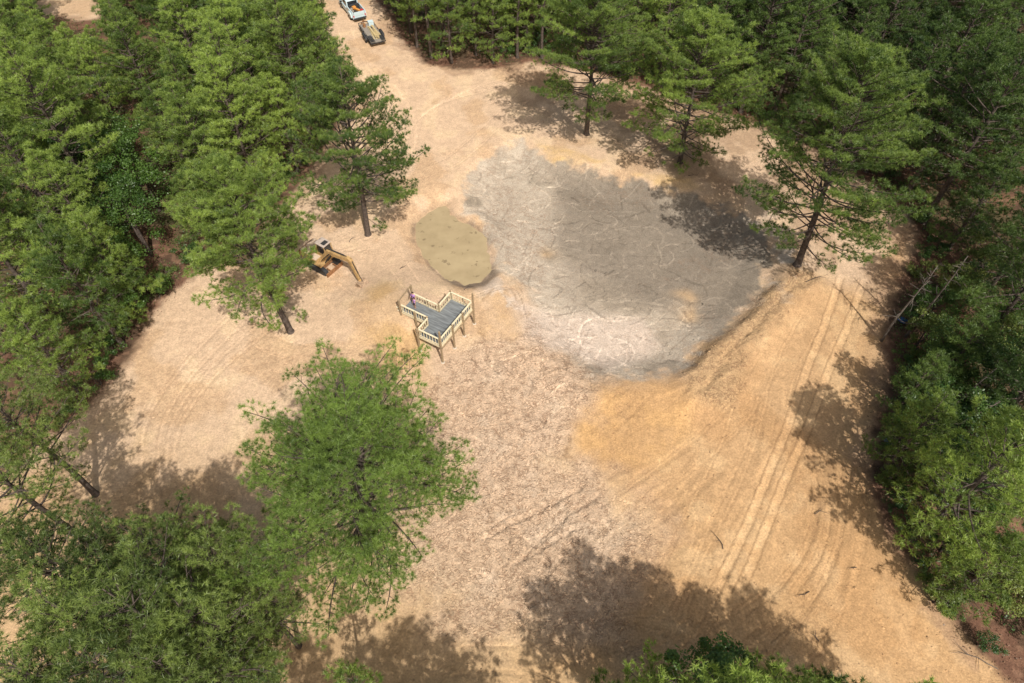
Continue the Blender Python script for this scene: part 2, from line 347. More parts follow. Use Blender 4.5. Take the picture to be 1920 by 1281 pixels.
for k, px in enumerate(([(690,110),(740,160),(780,230),(775,290)], [(670,90),(715,150),(750,220),(755,280)], [(650,20),(672,90),(700,140),(760,190)], [(622,20),(650,90),(690,150),(740,200)])):
    stroke(curve(px, 12, .04, k), .25, -.03, .10, .5)
for k, px in enumerate(([(1092,912),(1010,955),(950,985),(905,1010)], [(1120,925),(1050,975),(985,1035)], [(1050,985),(980,1042)],
        [(868,870),(905,950),(925,985)], [(1060,720),(1108,735),(1112,700)], [(880,560),(960,540),(985,600)], [(1075,990),(1010,1030),(965,1055)])):
    c = curve(px, 12, .06, k); stroke(c, .22, -.06, .06, .4); stroke(par(c, .2), .07, -.09, -.35)
for k, px in enumerate(([(1290,1180),(1330,1080),(1390,960),(1440,830),(1470,700),(1520,600)], [(1230,1150),(1280,1040),(1330,930),(1380,820),(1400,740)], [(1480,1240),(1545,1150),(1590,1040),(1600,940),(1585,860)],
        [(1080,1000),(1180,940),(1290,860),(1380,780),(1440,680)], [(700,1180),(840,1230),(1010,1230),(1200,1180),(1350,1210)], [(1130,1180),(1300,1230),(1480,1260)], [(1250,1281),(1380,1180),(1500,1100)],
        [(560,480),(640,560),(700,600),(760,700)], [(420,560),(500,640),(560,660)], [(770,330),(850,300),(930,230),(985,180)], [(560,400),(620,450),(720,470),(780,560)])):
    for sd_ in (-.9, .9):
        c = par(curve(px, 12, .03, k), sd_)
        for o_ in (-.16, .0, .16): stroke(par(c, o_), .06, -.05, .12 if o_ == 0 else -.12, .5)
rs = random.Random(4)
for k in range(850):                     # drag marks, root trenches and bucket scrapes in the mud
    px = rs.uniform(880, 1440); py = rs.uniform(290, 1120) if rs.random() < .35 else rs.uniform(300, 720)
    g = G(px, py, -.9 if py < 700 else 0)
    if sdf(np.array([g[0]]), np.array([g[1]]), BASIN)[0] > -.8 and sdf(np.array([g[0]]), np.array([g[1]]), ROUGH)[0] > 0: continue
    if sdf(np.array([g[0]]), np.array([g[1]]), PUD)[0] < .5: continue
    a = rs.choice([rs.uniform(0, 6.28), rs.uniform(0, 6.28), rs.gauss(.3, .3), rs.gauss(-.8, .35)]); L = rs.choice([rs.uniform(.4, 1.6), rs.uniform(.5, 1.8), rs.uniform(1.5, 4.5)]); p = [g]; cv = rs.gauss(0, .13)
    for i in range(int(L/.3)):
        a += cv+rs.gauss(0, .12); p.append(p[-1]+np.array([math.cos(a), math.sin(a)])*.3)
    r_ = rs.random(); wd = rs.uniform(.05, .13)
    stroke(p, wd, rs.uniform(-.09, .08), (.46 if r_ < .5 else -.30) * rs.uniform(.4, 1), .5)
for k in range(95):                      # dozer scrapes on the sand
    px = rs.uniform(1060, 1600); py = rs.uniform(760, 1180); g = G(px, py); a = math.radians(62)+rs.gauss(0, .16) if px > 1250 else rs.gauss(.5, .3)
    p = [g]
    for i in range(int(rs.uniform(6, 22))): p.append(p[-1]+np.array([math.cos(a), math.sin(a)])*.35)
    stroke(p, rs.uniform(.06, .35), -.02, rs.uniform(-.14, .14), .5)
nf = ~far
z_f = np.zeros_like(Z)
ridg = 1-np.abs(2*fbm(GX+wx*.3, GY+wy*.3, 1.9, 4, 51)-1)          # ridged clods
z_f += rough*(.05*(ridg-.75)+.05*(fbm(GX, GY, 3.6, 2, 52)-.5))
z_f += .03*(n3-.5)+bk*.18*(fbm(GX*.55+GY*.55, (GX-GY)*1.4, .9, 4, 53)-.5)*2
z_f += wf*.12*(fbm(GX, GY, 1.2, 3, 54)-.5)
Z = Z+np.where(nf, z_f*sstep(-.05, .5, pd)+relief*(1-wf), 0)
Z = Z+np.exp(-(pd/.55)**2)*.24*(fbm(GX, GY, 1.5, 4, 91)-.5)
Z = np.where(pd < -.7, np.minimum(Z, -.96), Z)
dark = sstep(.80, .70, ridg)*rough                                # shade painted into the cracks between clods
col = col*(1+(n3-.5)[..., None]*.22)*(1+(n2-.5)[..., None]*.16)
col = col*(1-.12*dark*np.clip(rg+bk*.6, 0, 1)*(1-.5*wb))[..., None]
col = np.where(paint[..., None] > 0, col*(1+paint[..., None]*.9), col*(1+paint[..., None]*1.1))
col = np.clip(col, .01, .78)
ny_, nx_ = GX.shape; idx = np.arange(ny_*nx_).reshape(ny_, nx_)
Fq = np.stack([idx[:-1, :-1], idx[:-1, 1:], idx[1:, 1:], idx[1:, :-1]], -1).reshape(-1, 4)
gm = bpy.data.materials.new('sandy_clay_ground'); gm.use_nodes = True; n = gm.node_tree.nodes; l = gm.node_tree.links
b = n['Principled BSDF']; b.inputs['Roughness'].default_value = .95; b.inputs['Specular IOR Level'].default_value = .12
at = n.new('ShaderNodeAttribute'); at.attribute_name = 'soil'; ar = n.new('ShaderNodeAttribute'); ar.attribute_name = 'rough'
tc = n.new('ShaderNodeTexCoord')
def noise(sc, det=6, rg_=.6):
    t = n.new('ShaderNodeTexNoise'); t.inputs['Scale'].default_value = sc; t.inputs['Detail'].default_value = det; t.inputs['Roughness'].default_value = rg_
    l.new(tc.outputs['Object'], t.inputs['Vector']); return t
def mrange(src, a, b_, c_, d_):
    r = n.new('ShaderNodeMapRange'); l.new(src, r.inputs[0])
    for i, v in enumerate((a, b_, c_, d_)): r.inputs[i+1].default_value = v
    return r.outputs[0]
def mth(op, a, b_=None, c_=None):
    m = n.new('ShaderNodeMath'); m.operation = op
    for i, v in enumerate((a, b_, c_)):
        if v is None: continue
        if isinstance(v, (int, float)): m.inputs[i].default_value = v
        else: l.new(v, m.inputs[i])
    return m.outputs[0]
fn = noise(7); mn = noise(1.7); vo = n.new('ShaderNodeTexVoronoi'); vo.inputs['Scale'].default_value = 5.5; vo.feature = 'DISTANCE_TO_EDGE'
wn = noise(3, 3); va = n.new('ShaderNodeVectorMath'); va.operation = 'MULTIPLY_ADD'; va.inputs[1].default_value = (.5, .5, .5)
l.new(wn.outputs['Color'], va.inputs[0]); l.new(tc.outputs['Object'], va.inputs[2]); l.new(va.outputs[0], vo.inputs['Vector'])
crack = mrange(vo.outputs['Distance'], 0, .10, 1, 0)
crk = mth('MULTIPLY', mth('MULTIPLY', crack, ar.outputs['Fac']), mrange(mn.outputs[0], .45, .6, 0, 1))
f1 = mrange(fn.outputs[0], .28, .72, .72, 1.24); f2 = mrange(mn.outputs[0], .3, .7, .88, 1.12)
def squig(sc, w_, m_):
    t = noise(sc, 2.5, .55); t.inputs['Distortion'].default_value = 1.1
    ln = mrange(mth('ABSOLUTE', mth('SUBTRACT', t.outputs[0], .5)), 0, w_, 1, 0); mk = noise(m_, 2)
    return mth('MULTIPLY', ln, mrange(mk.outputs[0], .44, .56, 0, 1))
sq = mth('MULTIPLY', mth('MAXIMUM', squig(1.3, .042, .9), squig(2.4, .05, 1.3)), mrange(ar.outputs['Fac'], .15, .9, 0, 1))
fac = mth('MULTIPLY', mth('MULTIPLY', f1, f2), mth('MULTIPLY_ADD', crk, -.22, 1.0))  # crack lines darkened in the colour to imitate their shade
sc_ = n.new('ShaderNodeVectorMath'); sc_.operation = 'SCALE'; l.new(at.outputs['Color'], sc_.inputs[0]); l.new(fac, sc_.inputs['Scale'])
smx = n.new('ShaderNodeMix'); smx.data_type = 'RGBA'; smx.inputs[7].default_value = (.235, .135, .08, 1); l.new(sc_.outputs[0], smx.inputs[6]); l.new(mth('MULTIPLY', sq, .72), smx.inputs[0])
l.new(smx.outputs[2], b.inputs['Base Color'])
bp = n.new('ShaderNodeBump'); bp.inputs['Distance'].default_value = .12
l.new(mth('MULTIPLY_ADD', sq, -.9, mth('MULTIPLY_ADD', crack, -.30, mth('MULTIPLY', fn.outputs[0], 1.0))), bp.inputs['Height'])
l.new(mth('MULTIPLY_ADD', ar.outputs['Fac'], .35, .25), bp.inputs['Strength']); l.new(bp.outputs[0], b.inputs['Normal'])
gme = raw_mesh('ground', np.stack([GX, GY, Z], -1).reshape(-1, 3), Fq, [gm], smooth=True)
a = gme.attributes.new('soil', 'FLOAT_COLOR', 'POINT'); a.data.foreach_set('color', np.concatenate([col, np.ones(col.shape[:2]+(1,))], -1).astype(np.float32).ravel())
a = gme.attributes.new('rough', 'FLOAT', 'POINT'); a.data.foreach_set('value', rough.astype(np.float32).ravel())
tag(link('ground', gme), kind='structure')

# puddle
wm = bpy.data.materials.new('muddy_water'); wm.use_nodes = True; n = wm.node_tree.nodes; l = wm.node_tree.links
b = n['Principled BSDF']; b.inputs['Roughness'].default_value = .22; b.inputs['Specular IOR Level'].default_value = .35
tc = n.new('ShaderNodeTexCoord'); a1 = noise(.55, 5); a2 = noise(1.0, 6, .6)
mx = n.new('ShaderNodeMix'); mx.data_type = 'RGBA'; mx.inputs[6].default_value = (.385, .305, .18, 1); mx.inputs[7].default_value = (.32, .25, .145, 1)
l.new(mrange(a1.outputs[0], .35, .65, 0, 1), mx.inputs[0])
my = n.new('ShaderNodeMix'); my.data_type = 'RGBA'; my.inputs[7].default_value = (.17, .125, .075, 1); l.new(mx.outputs[2], my.inputs[6])
l.new(mrange(a2.outputs[0], .605, .66, 0, .7), my.inputs[0]); l.new(my.outputs[2], b.inputs['Base Color'])
mb = MB(); cx, cy = PUD.mean(0); mb.add([(x+(x-cx)*.10, y+(y-cy)*.10, -.90) for x, y in PUD], [tuple(range(len(PUD)))])
pw = mb.build('pond_water', wm); tag(pw, kind='structure')
if pw.data.polygons[0].normal.z < 0: pw.data.flip_normals()

# clods and chips of dry clay lying on the worked ground (stuff)
rn = np.random.RandomState(8)
def scatter(N, accept, smin, smax, seed):
    r = np.random.RandomState(seed); x = r.uniform(-30, 36, N*6); y = r.uniform(9, 80, N*6); k = accept(x, y, r)
    x, y = x[k][:N], y[k][:N]; s = smin*(smax/smin)**(r.rand(len(x))**2.2); return x, y, s
def acc(x, y, r):
    a = np.clip(-sdf(x, y, ROUGH)/2+.5, 0, 1)*1.0+np.clip(-sdf(x, y, BANK)+.5, 0, 1)*.7+np.clip(-sdf(x, y, BASIN)/2, 0, 1)*.12+.07
    return (r.rand(len(x)) < a*(.3+1.2*fbm(x, y, .8, 3, 61))) & (sdf(x, y, CLEAR) < 0) & (sdf(x, y, PUD) > .1)
x, y, s = scatter(24000, acc, .025, .12, 3)
ji = np.clip(np.searchsorted(YS, y), 0, len(YS)-1); ii = np.clip(np.searchsorted(XS, x), 0, len(XS)-1); zc = Z[ji, ii]
octa = np.array([(1,0,0),(-1,0,0),(0,1,0),(0,-1,0),(0,0,1),(0,0,-.5)], float)
tri = np.array([(0,2,4),(2,1,4),(1,3,4),(3,0,4),(2,0,5),(1,2,5),(3,1,5),(0,3,5)])
V = octa[None]*(.6+.8*rn.rand(len(x), 6, 1)); an = rn.rand(len(x))*6.28; ca, sa = np.cos(an)[:, None], np.sin(an)[:, None]
vx = V[..., 0]*1.3*ca-V[..., 1]*.8*sa; vy = V[..., 0]*1.3*sa+V[..., 1]*.8*ca
V = np.stack([vx*s[:, None]+x[:, None], vy*s[:, None]+y[:, None], V[..., 2]*.7*s[:, None]+zc[:, None]], -1)
cm = bpy.data.materials.new('clay_clods'); cm.use_nodes = True; n = cm.node_tree.nodes; l = cm.node_tree.links
at = n.new('ShaderNodeAttribute'); at.attribute_name = 'soil'; b = n['Principled BSDF']; b.inputs['Roughness'].default_value = .95; l.new(at.outputs['Color'], b.inputs['Base Color'])
me = raw_mesh('dirt_clods', V.reshape(-1, 3), (tri[None]+np.arange(len(x))[:, None, None]*6).reshape(-1, 3), [cm])
cc = col[ji, ii]*(.65+.42*rn.rand(len(x), 1)); cc = np.repeat(np.concatenate([cc, np.ones((len(x), 1))], 1), 6, 0)
a = me.attributes.new('soil', 'FLOAT_COLOR', 'POINT'); a.data.foreach_set('color', cc.astype(np.float32).ravel())
tag(link('dirt_clods', me), 'small clods of dry clay scattered over the churned ground', 'clods', kind='stuff')

# ------------------------------------------------------------------ trees
def tufts(cen, axis_, rng, K=11, ln=.26, wd=.034, spread=1.15, tint=None):
    """fine needle sprays: K thin triangles round each tuft centre"""
    N = len(cen); d = axis_[:, None, :]+rng.normal(0, 1, (N, K, 3))*spread*.62
    d /= np.linalg.norm(d, axis=2, keepdims=True)+1e-9
    s = np.cross(d, rng.normal(0, 1, (N, K, 3))); s /= np.linalg.norm(s, axis=2, keepdims=True)+1e-9
    L = ln*rng.uniform(.7, 1.25, (N, K, 1)); c = cen[:, None, :]
    a = c+s*wd*.5-d*.02; b = c-s*wd*.5-d*.02; e = c+d*L
    V = np.stack([a, b+d*L*.25, e], 2).reshape(-1, 3)
    V = np.stack([a+d*L*.1, b+d*L*.1, e], 2).reshape(-1, 3)
    F = np.arange(N*K*3).reshape(-1, 3)
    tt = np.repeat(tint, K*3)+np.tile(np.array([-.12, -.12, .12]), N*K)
    return V, F, tt
def pine_meshes(name, seed, Ht, R, zb, nb=46, K=11, dens=1.0, lean=(0, 0), low=.0, needle='needles', wd=.036, ln=.27, top=2.2, gaps=.12, puff=.24):
    rng = np.random.RandomState(seed); tb = MB(); npt = 9
    ph = rng.rand(4)*6
    def tr(z):
        t = z/Ht; return Vector((lean[0]*t+.22*math.sin(2.1*t*2+ph[0])*t, lean[1]*t+.22*math.sin(2.6*t*2+ph[1])*t, z))
    r0 = .0135*Ht+.03
    zs = [-.3, .0, .25, 1.0]+[1+(Ht-1)*(i+1)/npt for i in range(npt)]
    tb.tube([tr(z) for z in zs], [r0*1.75, r0*1.45, r0*1.15, r0]+[max(.02, r0*(1-(i+1)/npt)**.75) for i in range(npt)], 9)
    cen, ax, tn = [], [], []
    zlist = list(zb+(Ht-.5-zb)*((np.arange(nb)+rng.rand(nb))/nb)**.92); zlist[-1] = Ht-.4
    az = rng.rand()*6.28; n_low = int(nb*low)
    for z in [zb*.45+(zb*.6)*rng.rand() for _ in range(n_low)]+zlist:
        t = max(0, (z-zb)/(Ht-zb)); az += 2.4+rng.normal(0, .35)
        prof = (1-t**top)*(.62+.38*min(1, t/.22))*(1+.17*math.sin(2*az+ph[2])+.13*math.sin(3*az+ph[3]+2.5*t)) if z >= zb else .38
        L = max(.55, R*prof*rng.uniform(.68, 1.14))
        el = -.12+.95*t+rng.normal(0, .13)
        if z < zb: el -= .15
        b0 = tr(z); h = Vector((math.cos(az), math.sin(az), 0)); pts = [b0]; d = (h*math.cos(el)+Vector((0, 0, math.sin(el)))).normalized()
        nseg = max(3, int(L/.55)); bend = rng.normal(0, .08)
        for i in range(nseg):
            d = (d+Vector((-h.y*bend, h.x*bend, .05-.02*t))).normalized(); pts.append(pts[-1]+d*(L/nseg))
        rb = min(.012+.016*L, .085)
        tb.tube(pts, [rb*(1-.8*i/nseg) for i in range(nseg+1)], 4, cap=False)
        bare = z < zb and rng.rand() < .5
        skip = rng.rand() < gaps
        side = 1; s = max(.25, .38-.2*t)*L
        ends = []; bt_ = rng.normal(0, .13)
        while s < L:
            f = s/L*nseg; i = min(int(f), nseg-1); p = pts[i].lerp(pts[i+1], f-i); dd = (pts[i+1]-pts[i]).normalized()
            sd = Vector((-dd.y, dd.x, 0)).normalized()*side; side = -side
            l2 = (.30*(L-s)+.42)*rng.uniform(.6, 1.2); e = p+(dd*.72+sd*.75+Vector((0, 0, rng.uniform(.0, .28)))).normalized()*l2
            ends.append((p, e)); s += .46/max(dens, .1)*rng.uniform(.7, 1.3)
        ends.append((pts[-2], pts[-1]+d*.15))
        for p, e in ends:
            if rng.rand() < .5 or L > R*.5: tb.tube([p, e], [.016, .008], 3, cap=False)
            if bare or (skip and rng.rand() < .8): continue
            l2 = (e-p).length; base_t = .42+bt_+rng.normal(0, .15); pr_ = puff*rng.uniform(.75, 1.25)
            cs2 = [e]+([p.lerp(e, .45)+Vector((0, 0, .05))] if l2 > .7 else [])
            for ci, c0 in enumerate(cs2):
                for q in range(5 if ci == 0 else 3):
                    j = rng.normal(0, 1, 3); j /= np.linalg.norm(j); j[2] = abs(j[2])*.8-.1; rr = pr_*rng.uniform(.3, 1)
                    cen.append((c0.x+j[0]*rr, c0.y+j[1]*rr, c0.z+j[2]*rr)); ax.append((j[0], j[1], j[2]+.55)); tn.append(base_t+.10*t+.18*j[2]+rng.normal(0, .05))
    cen, ax, tn = np.array(cen), np.array(ax), np.array(tn)
    V, F, tt = tufts(cen, ax, rng, K, ln, wd, 1.9, tn)
    print(name, len(F))
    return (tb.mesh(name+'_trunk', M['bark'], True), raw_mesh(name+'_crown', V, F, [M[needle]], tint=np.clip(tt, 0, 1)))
def put_tree(meshes, name, label, cat, x, y, rz=0, sc=1., group=None, parts=('trunk', 'crown'), sz=None):
    t = thing(name, label, cat, (x, y, hz(x, y)-.05), rz, group); t.scale = (sc, sc, sz or sc)
    for me, nm in zip(meshes, parts):
        if me: link(nm, me, t)
    return t
def leafy_meshes(name, seed, Ht, R, zc, nclump, nleaf, size=.15, mat_='leaves', stems=3, flat=.75, bark='bark'):
    rng = np.random.RandomState(seed); tb = MB(); cs_ = []
    for i in range(nclump):
        v = rng.normal(0, 1, 3); v /= np.linalg.norm(v); r = rng.rand()**.45
        cs_.append((v[0]*R*r, v[1]*R*r, zc+v[2]*(Ht-zc)*flat*r if v[2] > 0 else zc+v[2]*zc*.65*r))
    cs_ = np.array(cs_); top = [Vector((rng.normal(0, .12*R), rng.normal(0, .12*R), zc*rng.uniform(.6, 1))) for _ in range(stems)]
    for q in top: tb.tube([(0, 0, -.15), q*.5+Vector((rng.normal(0, .08), rng.normal(0, .08), 0)), q], [.016*Ht+.02, .012*Ht+.012, .008*Ht+.008], 6, False)
    for i, c in enumerate(cs_):
        q = top[i % stems]; c = Vector(c); md = q.lerp(c, .5)+Vector((0, 0, -.1*R)); tb.tube([q*.8, md, c], [.006*Ht+.01, .012, .005], 4, False)
    rc = R*.36*(12/nclump)**.25; per = nleaf//nclump; cen = np.repeat(cs_, per, 0)
    v = rng.normal(0, 1, (len(cen), 3)); v /= np.linalg.norm(v, axis=1, keepdims=True); rr = (rng.rand(len(cen), 1)**.5)*rc*np.repeat(rng.uniform(.6, 1.3, nclump), per)[:, None]
    cen = cen+v*rr*np.array([1, 1, .75]); cen[:, 2] = np.maximum(cen[:, 2], .05)
    nrm = v*.5+rng.normal(0, .5, v.shape)+np.array([0, 0, .7]); nrm /= np.linalg.norm(nrm, axis=1, keepdims=True)
    u = np.cross(nrm, rng.normal(0, 1, v.shape)); u /= np.linalg.norm(u, axis=1, keepdims=True); w_ = np.cross(nrm, u)
    s = size*rng.uniform(.6, 1.3, (len(cen), 1)); V = np.stack([cen-u*s*.5, cen+w_*s*.3, cen+u*s*.5, cen-w_*s*.3], 1).reshape(-1, 3)
    F = np.arange(len(V)).reshape(-1, 4); tn = np.repeat(np.clip(np.repeat(.45+rng.normal(0, .16, nclump), per)+rng.normal(0, .15, len(cen)), 0, 1), 4)
    return (tb.mesh(name+'_stems', M[bark], True), raw_mesh(name+'_foliage', V, F, [M[mat_]], tint=tn))
def dead_mesh(name, seed, Ht, nb=16, lean=(0, 0), Lb=1.8):
    rng = np.random.RandomState(seed); tb = MB(); br = MB()
    tr = lambda z: Vector((lean[0]*z/Ht+.15*math.sin(z*.5+seed), lean[1]*z/Ht+.15*math.sin(z*.4), z))
    zs = np.linspace(-.2, Ht, 9); tb.tube([tr(z) for z in zs], [(.009*Ht+.03)*(1-.85*i/8)+.01 for i in range(9)], 8)
    br.tube([tr(z) for z in np.linspace(Ht*.25, Ht*.99, 6)], .012, 4)
    for k in range(nb):
        z = Ht*rng.uniform(.3, .98); a = rng.rand()*6.28; p = tr(z); d = Vector((math.cos(a), math.sin(a), rng.uniform(-.1, .5))); L = Lb*rng.uniform(.4, 1.2)*(1.25-z/Ht); pts = [p]
        for i in range(4): d = (d+Vector(rng.normal(0, .22, 3))).normalized(); pts.append(pts[-1]+d*L/4)
        br.tube(pts, [.035, .028, .02, .013, .006], 5, False)
        for q in (2, 3):
            e = pts[q]+(d+Vector(rng.normal(0, .7, 3))).normalized()*L*.3; br.tube([pts[q], e], [.014, .005], 3, False)
    return tb.mesh(name, M['bark_grey'], True), br.mesh(name+'_branches', M['bark_grey'], True)

# --- the lone pines of the clearing, each its own shape
def hero(label, base, apex, Ht, R, zb, seed, **kw):
    g = GH(*base); a = G(apex[0], apex[1], Ht+g.z); m = pine_meshes('lone_pine', seed, Ht, R, zb, lean=(a[0]-g.x, a[1]-g.y), **kw)
    put_tree(m, 'pine_tree', label, 'pine tree', g.x, g.y, 0, 1, 'lone pines left standing in the clearing'); return g
HK = dict(K=20, wd=.032, ln=.28, puff=.31)
hero('big spreading foreground pine with twiggy crown, nearest the viewer in the open sand', (690,1032), (655,790), 18.5, 8.3, 5.2, 21, needle='needles_lone', nb=135, dens=1.3, low=.03, gaps=.12, top=2.8, K=30, wd=.019, ln=.27, puff=.32)
hero('tall open-branched pine standing just above the excavator, grey trunk bare at the foot', (690,440), (640,125), 18.5, 7.0, 4.5, 22, nb=90, dens=1.4, low=.04, gaps=.08, top=2.2, **HK)
hero('broad bright pine overhanging the left side of the excavator', (545,622), (392,305), 17.5, 6.0, 5.0, 36, nb=104, dens=1.4, low=.04, gaps=.08, top=2.8, **HK)
hero('pine with a straight bare lower trunk at the upper rim of the grey mud', (1100,252), (1118,-25), 19, 7.3, 5.5, 24, nb=110, dens=1.2, low=.03, gaps=.05, top=3.2, **HK)
hero('pine with a drooping low skirt, second lone pine along the upper right rim', (1275,305), (1322,25), 18, 7.0, 2.8, 25, nb=110, dens=1.2, low=.10, gaps=.06, top=2.6, **HK)
hero('huge dark-trunked leaning pine casting its shadow on the right of the grey mud', (1495,497), (1640,95), 21.5, 8.8, 4.5, 26, nb=140, dens=1.2, low=.06, gaps=.06, top=2.8, **HK)

# --- variants shared by the woods
PV = []
for i, (ht, R, zb, nb) in enumerate([(17, 4.7, 3.0, 74), (15, 4.3, 2.2, 66), (18.5, 5.0, 3.4, 78), (13, 3.8, 1.6, 58), (16, 4.8, 2.6, 72), (11, 3.1, 1.2, 48), (14.5, 2.6, 5.0, 44), (12.5, 2.4, 4.0, 38)]):
    a = pine_meshes('pine', 100+i, ht, R, zb, nb=nb, K=15, dens=1.0, gaps=.06, top=2.0+.3*(i % 3), wd=.040, ln=.29, puff=.32)
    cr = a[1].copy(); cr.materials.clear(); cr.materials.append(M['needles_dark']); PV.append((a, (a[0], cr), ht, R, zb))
GV = [pine_meshes('grove_pine', 150+i, ht, R, zb, nb=nb, K=20, dens=.95, gaps=.14, top=2.4, wd=.026, ln=.25, puff=.31, needle='needles_soft') + (ht,) for i, (ht, R, zb, nb) in enumerate([(17, 4.3, 7, 56), (15, 4.0, 6, 50), (16, 4.2, 6.5, 54)])]
LV = [leafy_meshes('broadleaf', 200+i, h, r, zc, 26, 5200, .17, m, 2) for i, (h, r, zc, m) in enumerate([(7, 2.4, 4.2, 'leaves'), (9, 2.8, 5.6, 'leaves'), (6, 2.2, 3.4, 'leaves_yellow')])]
SV = [leafy_meshes('shrub', 220+i, h, r, zc, 12, 1500, .13, m, 4) for i, (h, r, zc, m) in enumerate([(2.2, 1.3, 1.1, 'leaves'), (1.6, 1.1, .8, 'leaves_yellow'), (2.8, 1.5, 1.5, 'leaves')])]

OPEN = np.array([(585,-80),(605,40),(650,110),(690,150),(690,210),(610,290),(560,330),(515,400),(440,470),(340,540),(262,650),(228,695),(180,752),(110,812),(70,850),
    (110,915),(200,930),(300,945),(400,965),(450,1020),(490,1080),(520,1150),(600,1400),(1240,1400),(1250,1300),(1330,1300),(1500,1300),(1895,1281),(1790,1190),(1700,1100),(1665,1050),(1640,960),
    (1625,850),(1640,750),(1665,680),(1650,630),(1680,540),(1715,450),(1690,390),(1560,330),(1450,262),(1380,222),(1300,190),(1200,155),(1030,118),(900,112),(800,92),(765,62),(735,0),(725,-80)], float)
GAP = np.array([(1665,440),(1760,430),(1800,500),(1790,620),(1720,690),(1668,680),(1655,620)], float)
GAP2 = np.array([(200,240),(320,235),(350,330),(325,480),(255,555),(205,480),(175,340)], float)
OPEN2 = np.array([(60,0),(66,38),(112,36),(190,52),(182,-60),(50,-60)], float)
def psd(px, py, poly): return float(sdf(np.array([float(px)]), np.array([float(py)]), poly)[0])
def blocks_open(x, y, ht, R, zb, tol=18):
    for z, r in ((zb*.9, .55), (zb+(ht-zb)*.35, .95), (zb+(ht-zb)*.7, .75), (ht, .05)):
        cx_, cy_ = P(x, y, z); ppm = FPX/((y*ST)+(H_CAM-z)*CT)
        if psd(cx_, cy_, GAP2) < r*R*ppm*.15-tol: return True
        if psd(cx_, cy_, GAP) < r*R*ppm*.9-tol: return True
        if psd(cx_, cy_, OPEN) < r*R*ppm-tol or psd(cx_, cy_, OPEN2) < r*R*ppm*.8-tol: return True
    return False
rt = random.Random(77); placed = []; TREES = []
def far_enough(x, y, d): return all((x-a)**2+(y-b)**2 > d*d for a, b in placed)
for b_ in ((690,1032),(690,440),(545,622),(1100,252),(1275,305),(1495,497)): placed.append(tuple(G(*b_)))
def add_pine(x, y, v, sc, region):
    placed.append((x, y)); TREES.append(['pine', x, y, v, sc, region])
# grove at the lower left, set by where each crown top stands
for (ax_, ay_, v, sc) in [(-25,735,5,1.3),(-70,830,4,1.0),(-30,1000,4,1.0),(60,1010,5,1.35),(165,1050,1,1.0),(270,1010,4,.95),(378,1035,1,1.0),(90,1130,4,1.1),(215,1120,2,1.0),(330,1130,0,1.0),
        (470,1110,5,1.0),(150,1235,1,1.2),(290,1240,4,1.05),(400,1250,5,1.1),(30,1250,2,.95)]:
    ht = PV[v][2]*sc; g = G(ax_, ay_, ht*.97); add_pine(g[0], g[1], v, sc, 'grove')
# pines of the woods
cand = []
for k in range(16000):
    x = rt.uniform(-78, 78); y = rt.uniform(6, 106); cand.append((x, y))
CX = np.array(cand); dcl = np.minimum(sdf(CX[:, 0], CX[:, 1], CLEAR), sdf(CX[:, 0], CX[:, 1], NOOK))
order = sorted(range(len(cand)), key=lambda i: abs(dcl[i]-1.5) if dcl[i] < 5 else 5+i*1e-4)
for i in order:
    x, y = cand[i]
    if dcl[i] < .6: continue
    px, py = P(x, y, 0)
    if px < -60 or px > 1980 or py < -110 or py > 1500: continue
    edge = dcl[i] < 4
    top_edge = (y > 72 and -24 < x < 14 and dcl[i] < 12)
    sp = 4.3 if (x > 20 and 10 < y < 48 and dcl[i] < 6) else 2.9 if top_edge else (3.6 if edge else 4.5)
    if x > 30 and 20 < y < 45 and rt.random() < .35: continue
    if not far_enough(x, y, sp): continue
    v = rt.choice([0, 1, 2, 3, 4, 0, 4, 5]) if not top_edge else rt.choice([6, 7, 6, 7, 3]); sc = rt.uniform(.86, 1.12)
    ok = False
    for _ in range(4):
        if not blocks_open(x, y, PV[v][2]*sc, PV[v][3]*sc, PV[v][4]*sc, 20 if not top_edge else 45): ok = True; break
        v = rt.choice([3, 5, 1] if not top_edge else [6, 7]); sc = rt.uniform(.7, .95)
    if not ok: continue
    a_ = P(x, y, PV[v][2]*sc)
    if a_[0] < -130 or a_[0] > 2050 or a_[1] < -330: continue
    add_pine(x, y, v, sc, 'left' if (x < -8 and px < 700) else ('top' if (px < 1250 and y > 68) else 'right'))
    if len(TREES) > 290: break
# naming the woods' trees by level and order
def ordn(i): return ['', 'second ', 'third ', 'fourth ', 'fifth ', 'sixth ', 'seventh ', 'eighth ', 'ninth ', 'tenth ', 'eleventh ', 'twelfth ', 'thirteenth ', 'fourteenth ', 'fifteenth ', 'sixteenth ', 'seventeenth ', 'eighteenth '][i] if i < 18 else '%dth ' % (i+1)
LEV = {'left': [(-999, 'topping the photo edge'), (0, 'along the top edge'), (70, 'level with the trailer'), (140, 'level with the road bend'), (210, 'level with the dry tyre arcs'),
                (280, 'level with the mud top'), (360, 'level with the puddle top'), (430, 'level with the excavator'), (510, 'level with the deck'), (590, 'level with the deck legs'), (670, 'just below deck level'), (760, 'level with the orange lobe'), (850, 'level with the curved tracks')],
       'right': [(-999, 'topping the photo edge'), (0, 'along the top edge'), (80, 'level with the trailer'), (160, 'level with the road bend'), (240, 'level with the mud top'), (330, 'level with the puddle top'), (420, 'level with the excavator'), (510, 'level with the deck'),
                 (600, 'level with the deck legs'), (690, 'just below deck level'), (790, 'level with the orange lobe'), (900, 'level with the curved ruts'), (1010, 'level with the shadow top'), (1130, 'near the bottom edge')],
       'top': [(-999, 'cut by the photo edge'), (0, 'just under the top edge'), (60, 'level with the trailer')], 'grove': [(-999, 'above its rows'), (960, 'in its upper row'), (1090, 'in its middle row'), (1200, 'in its bottom row')]}
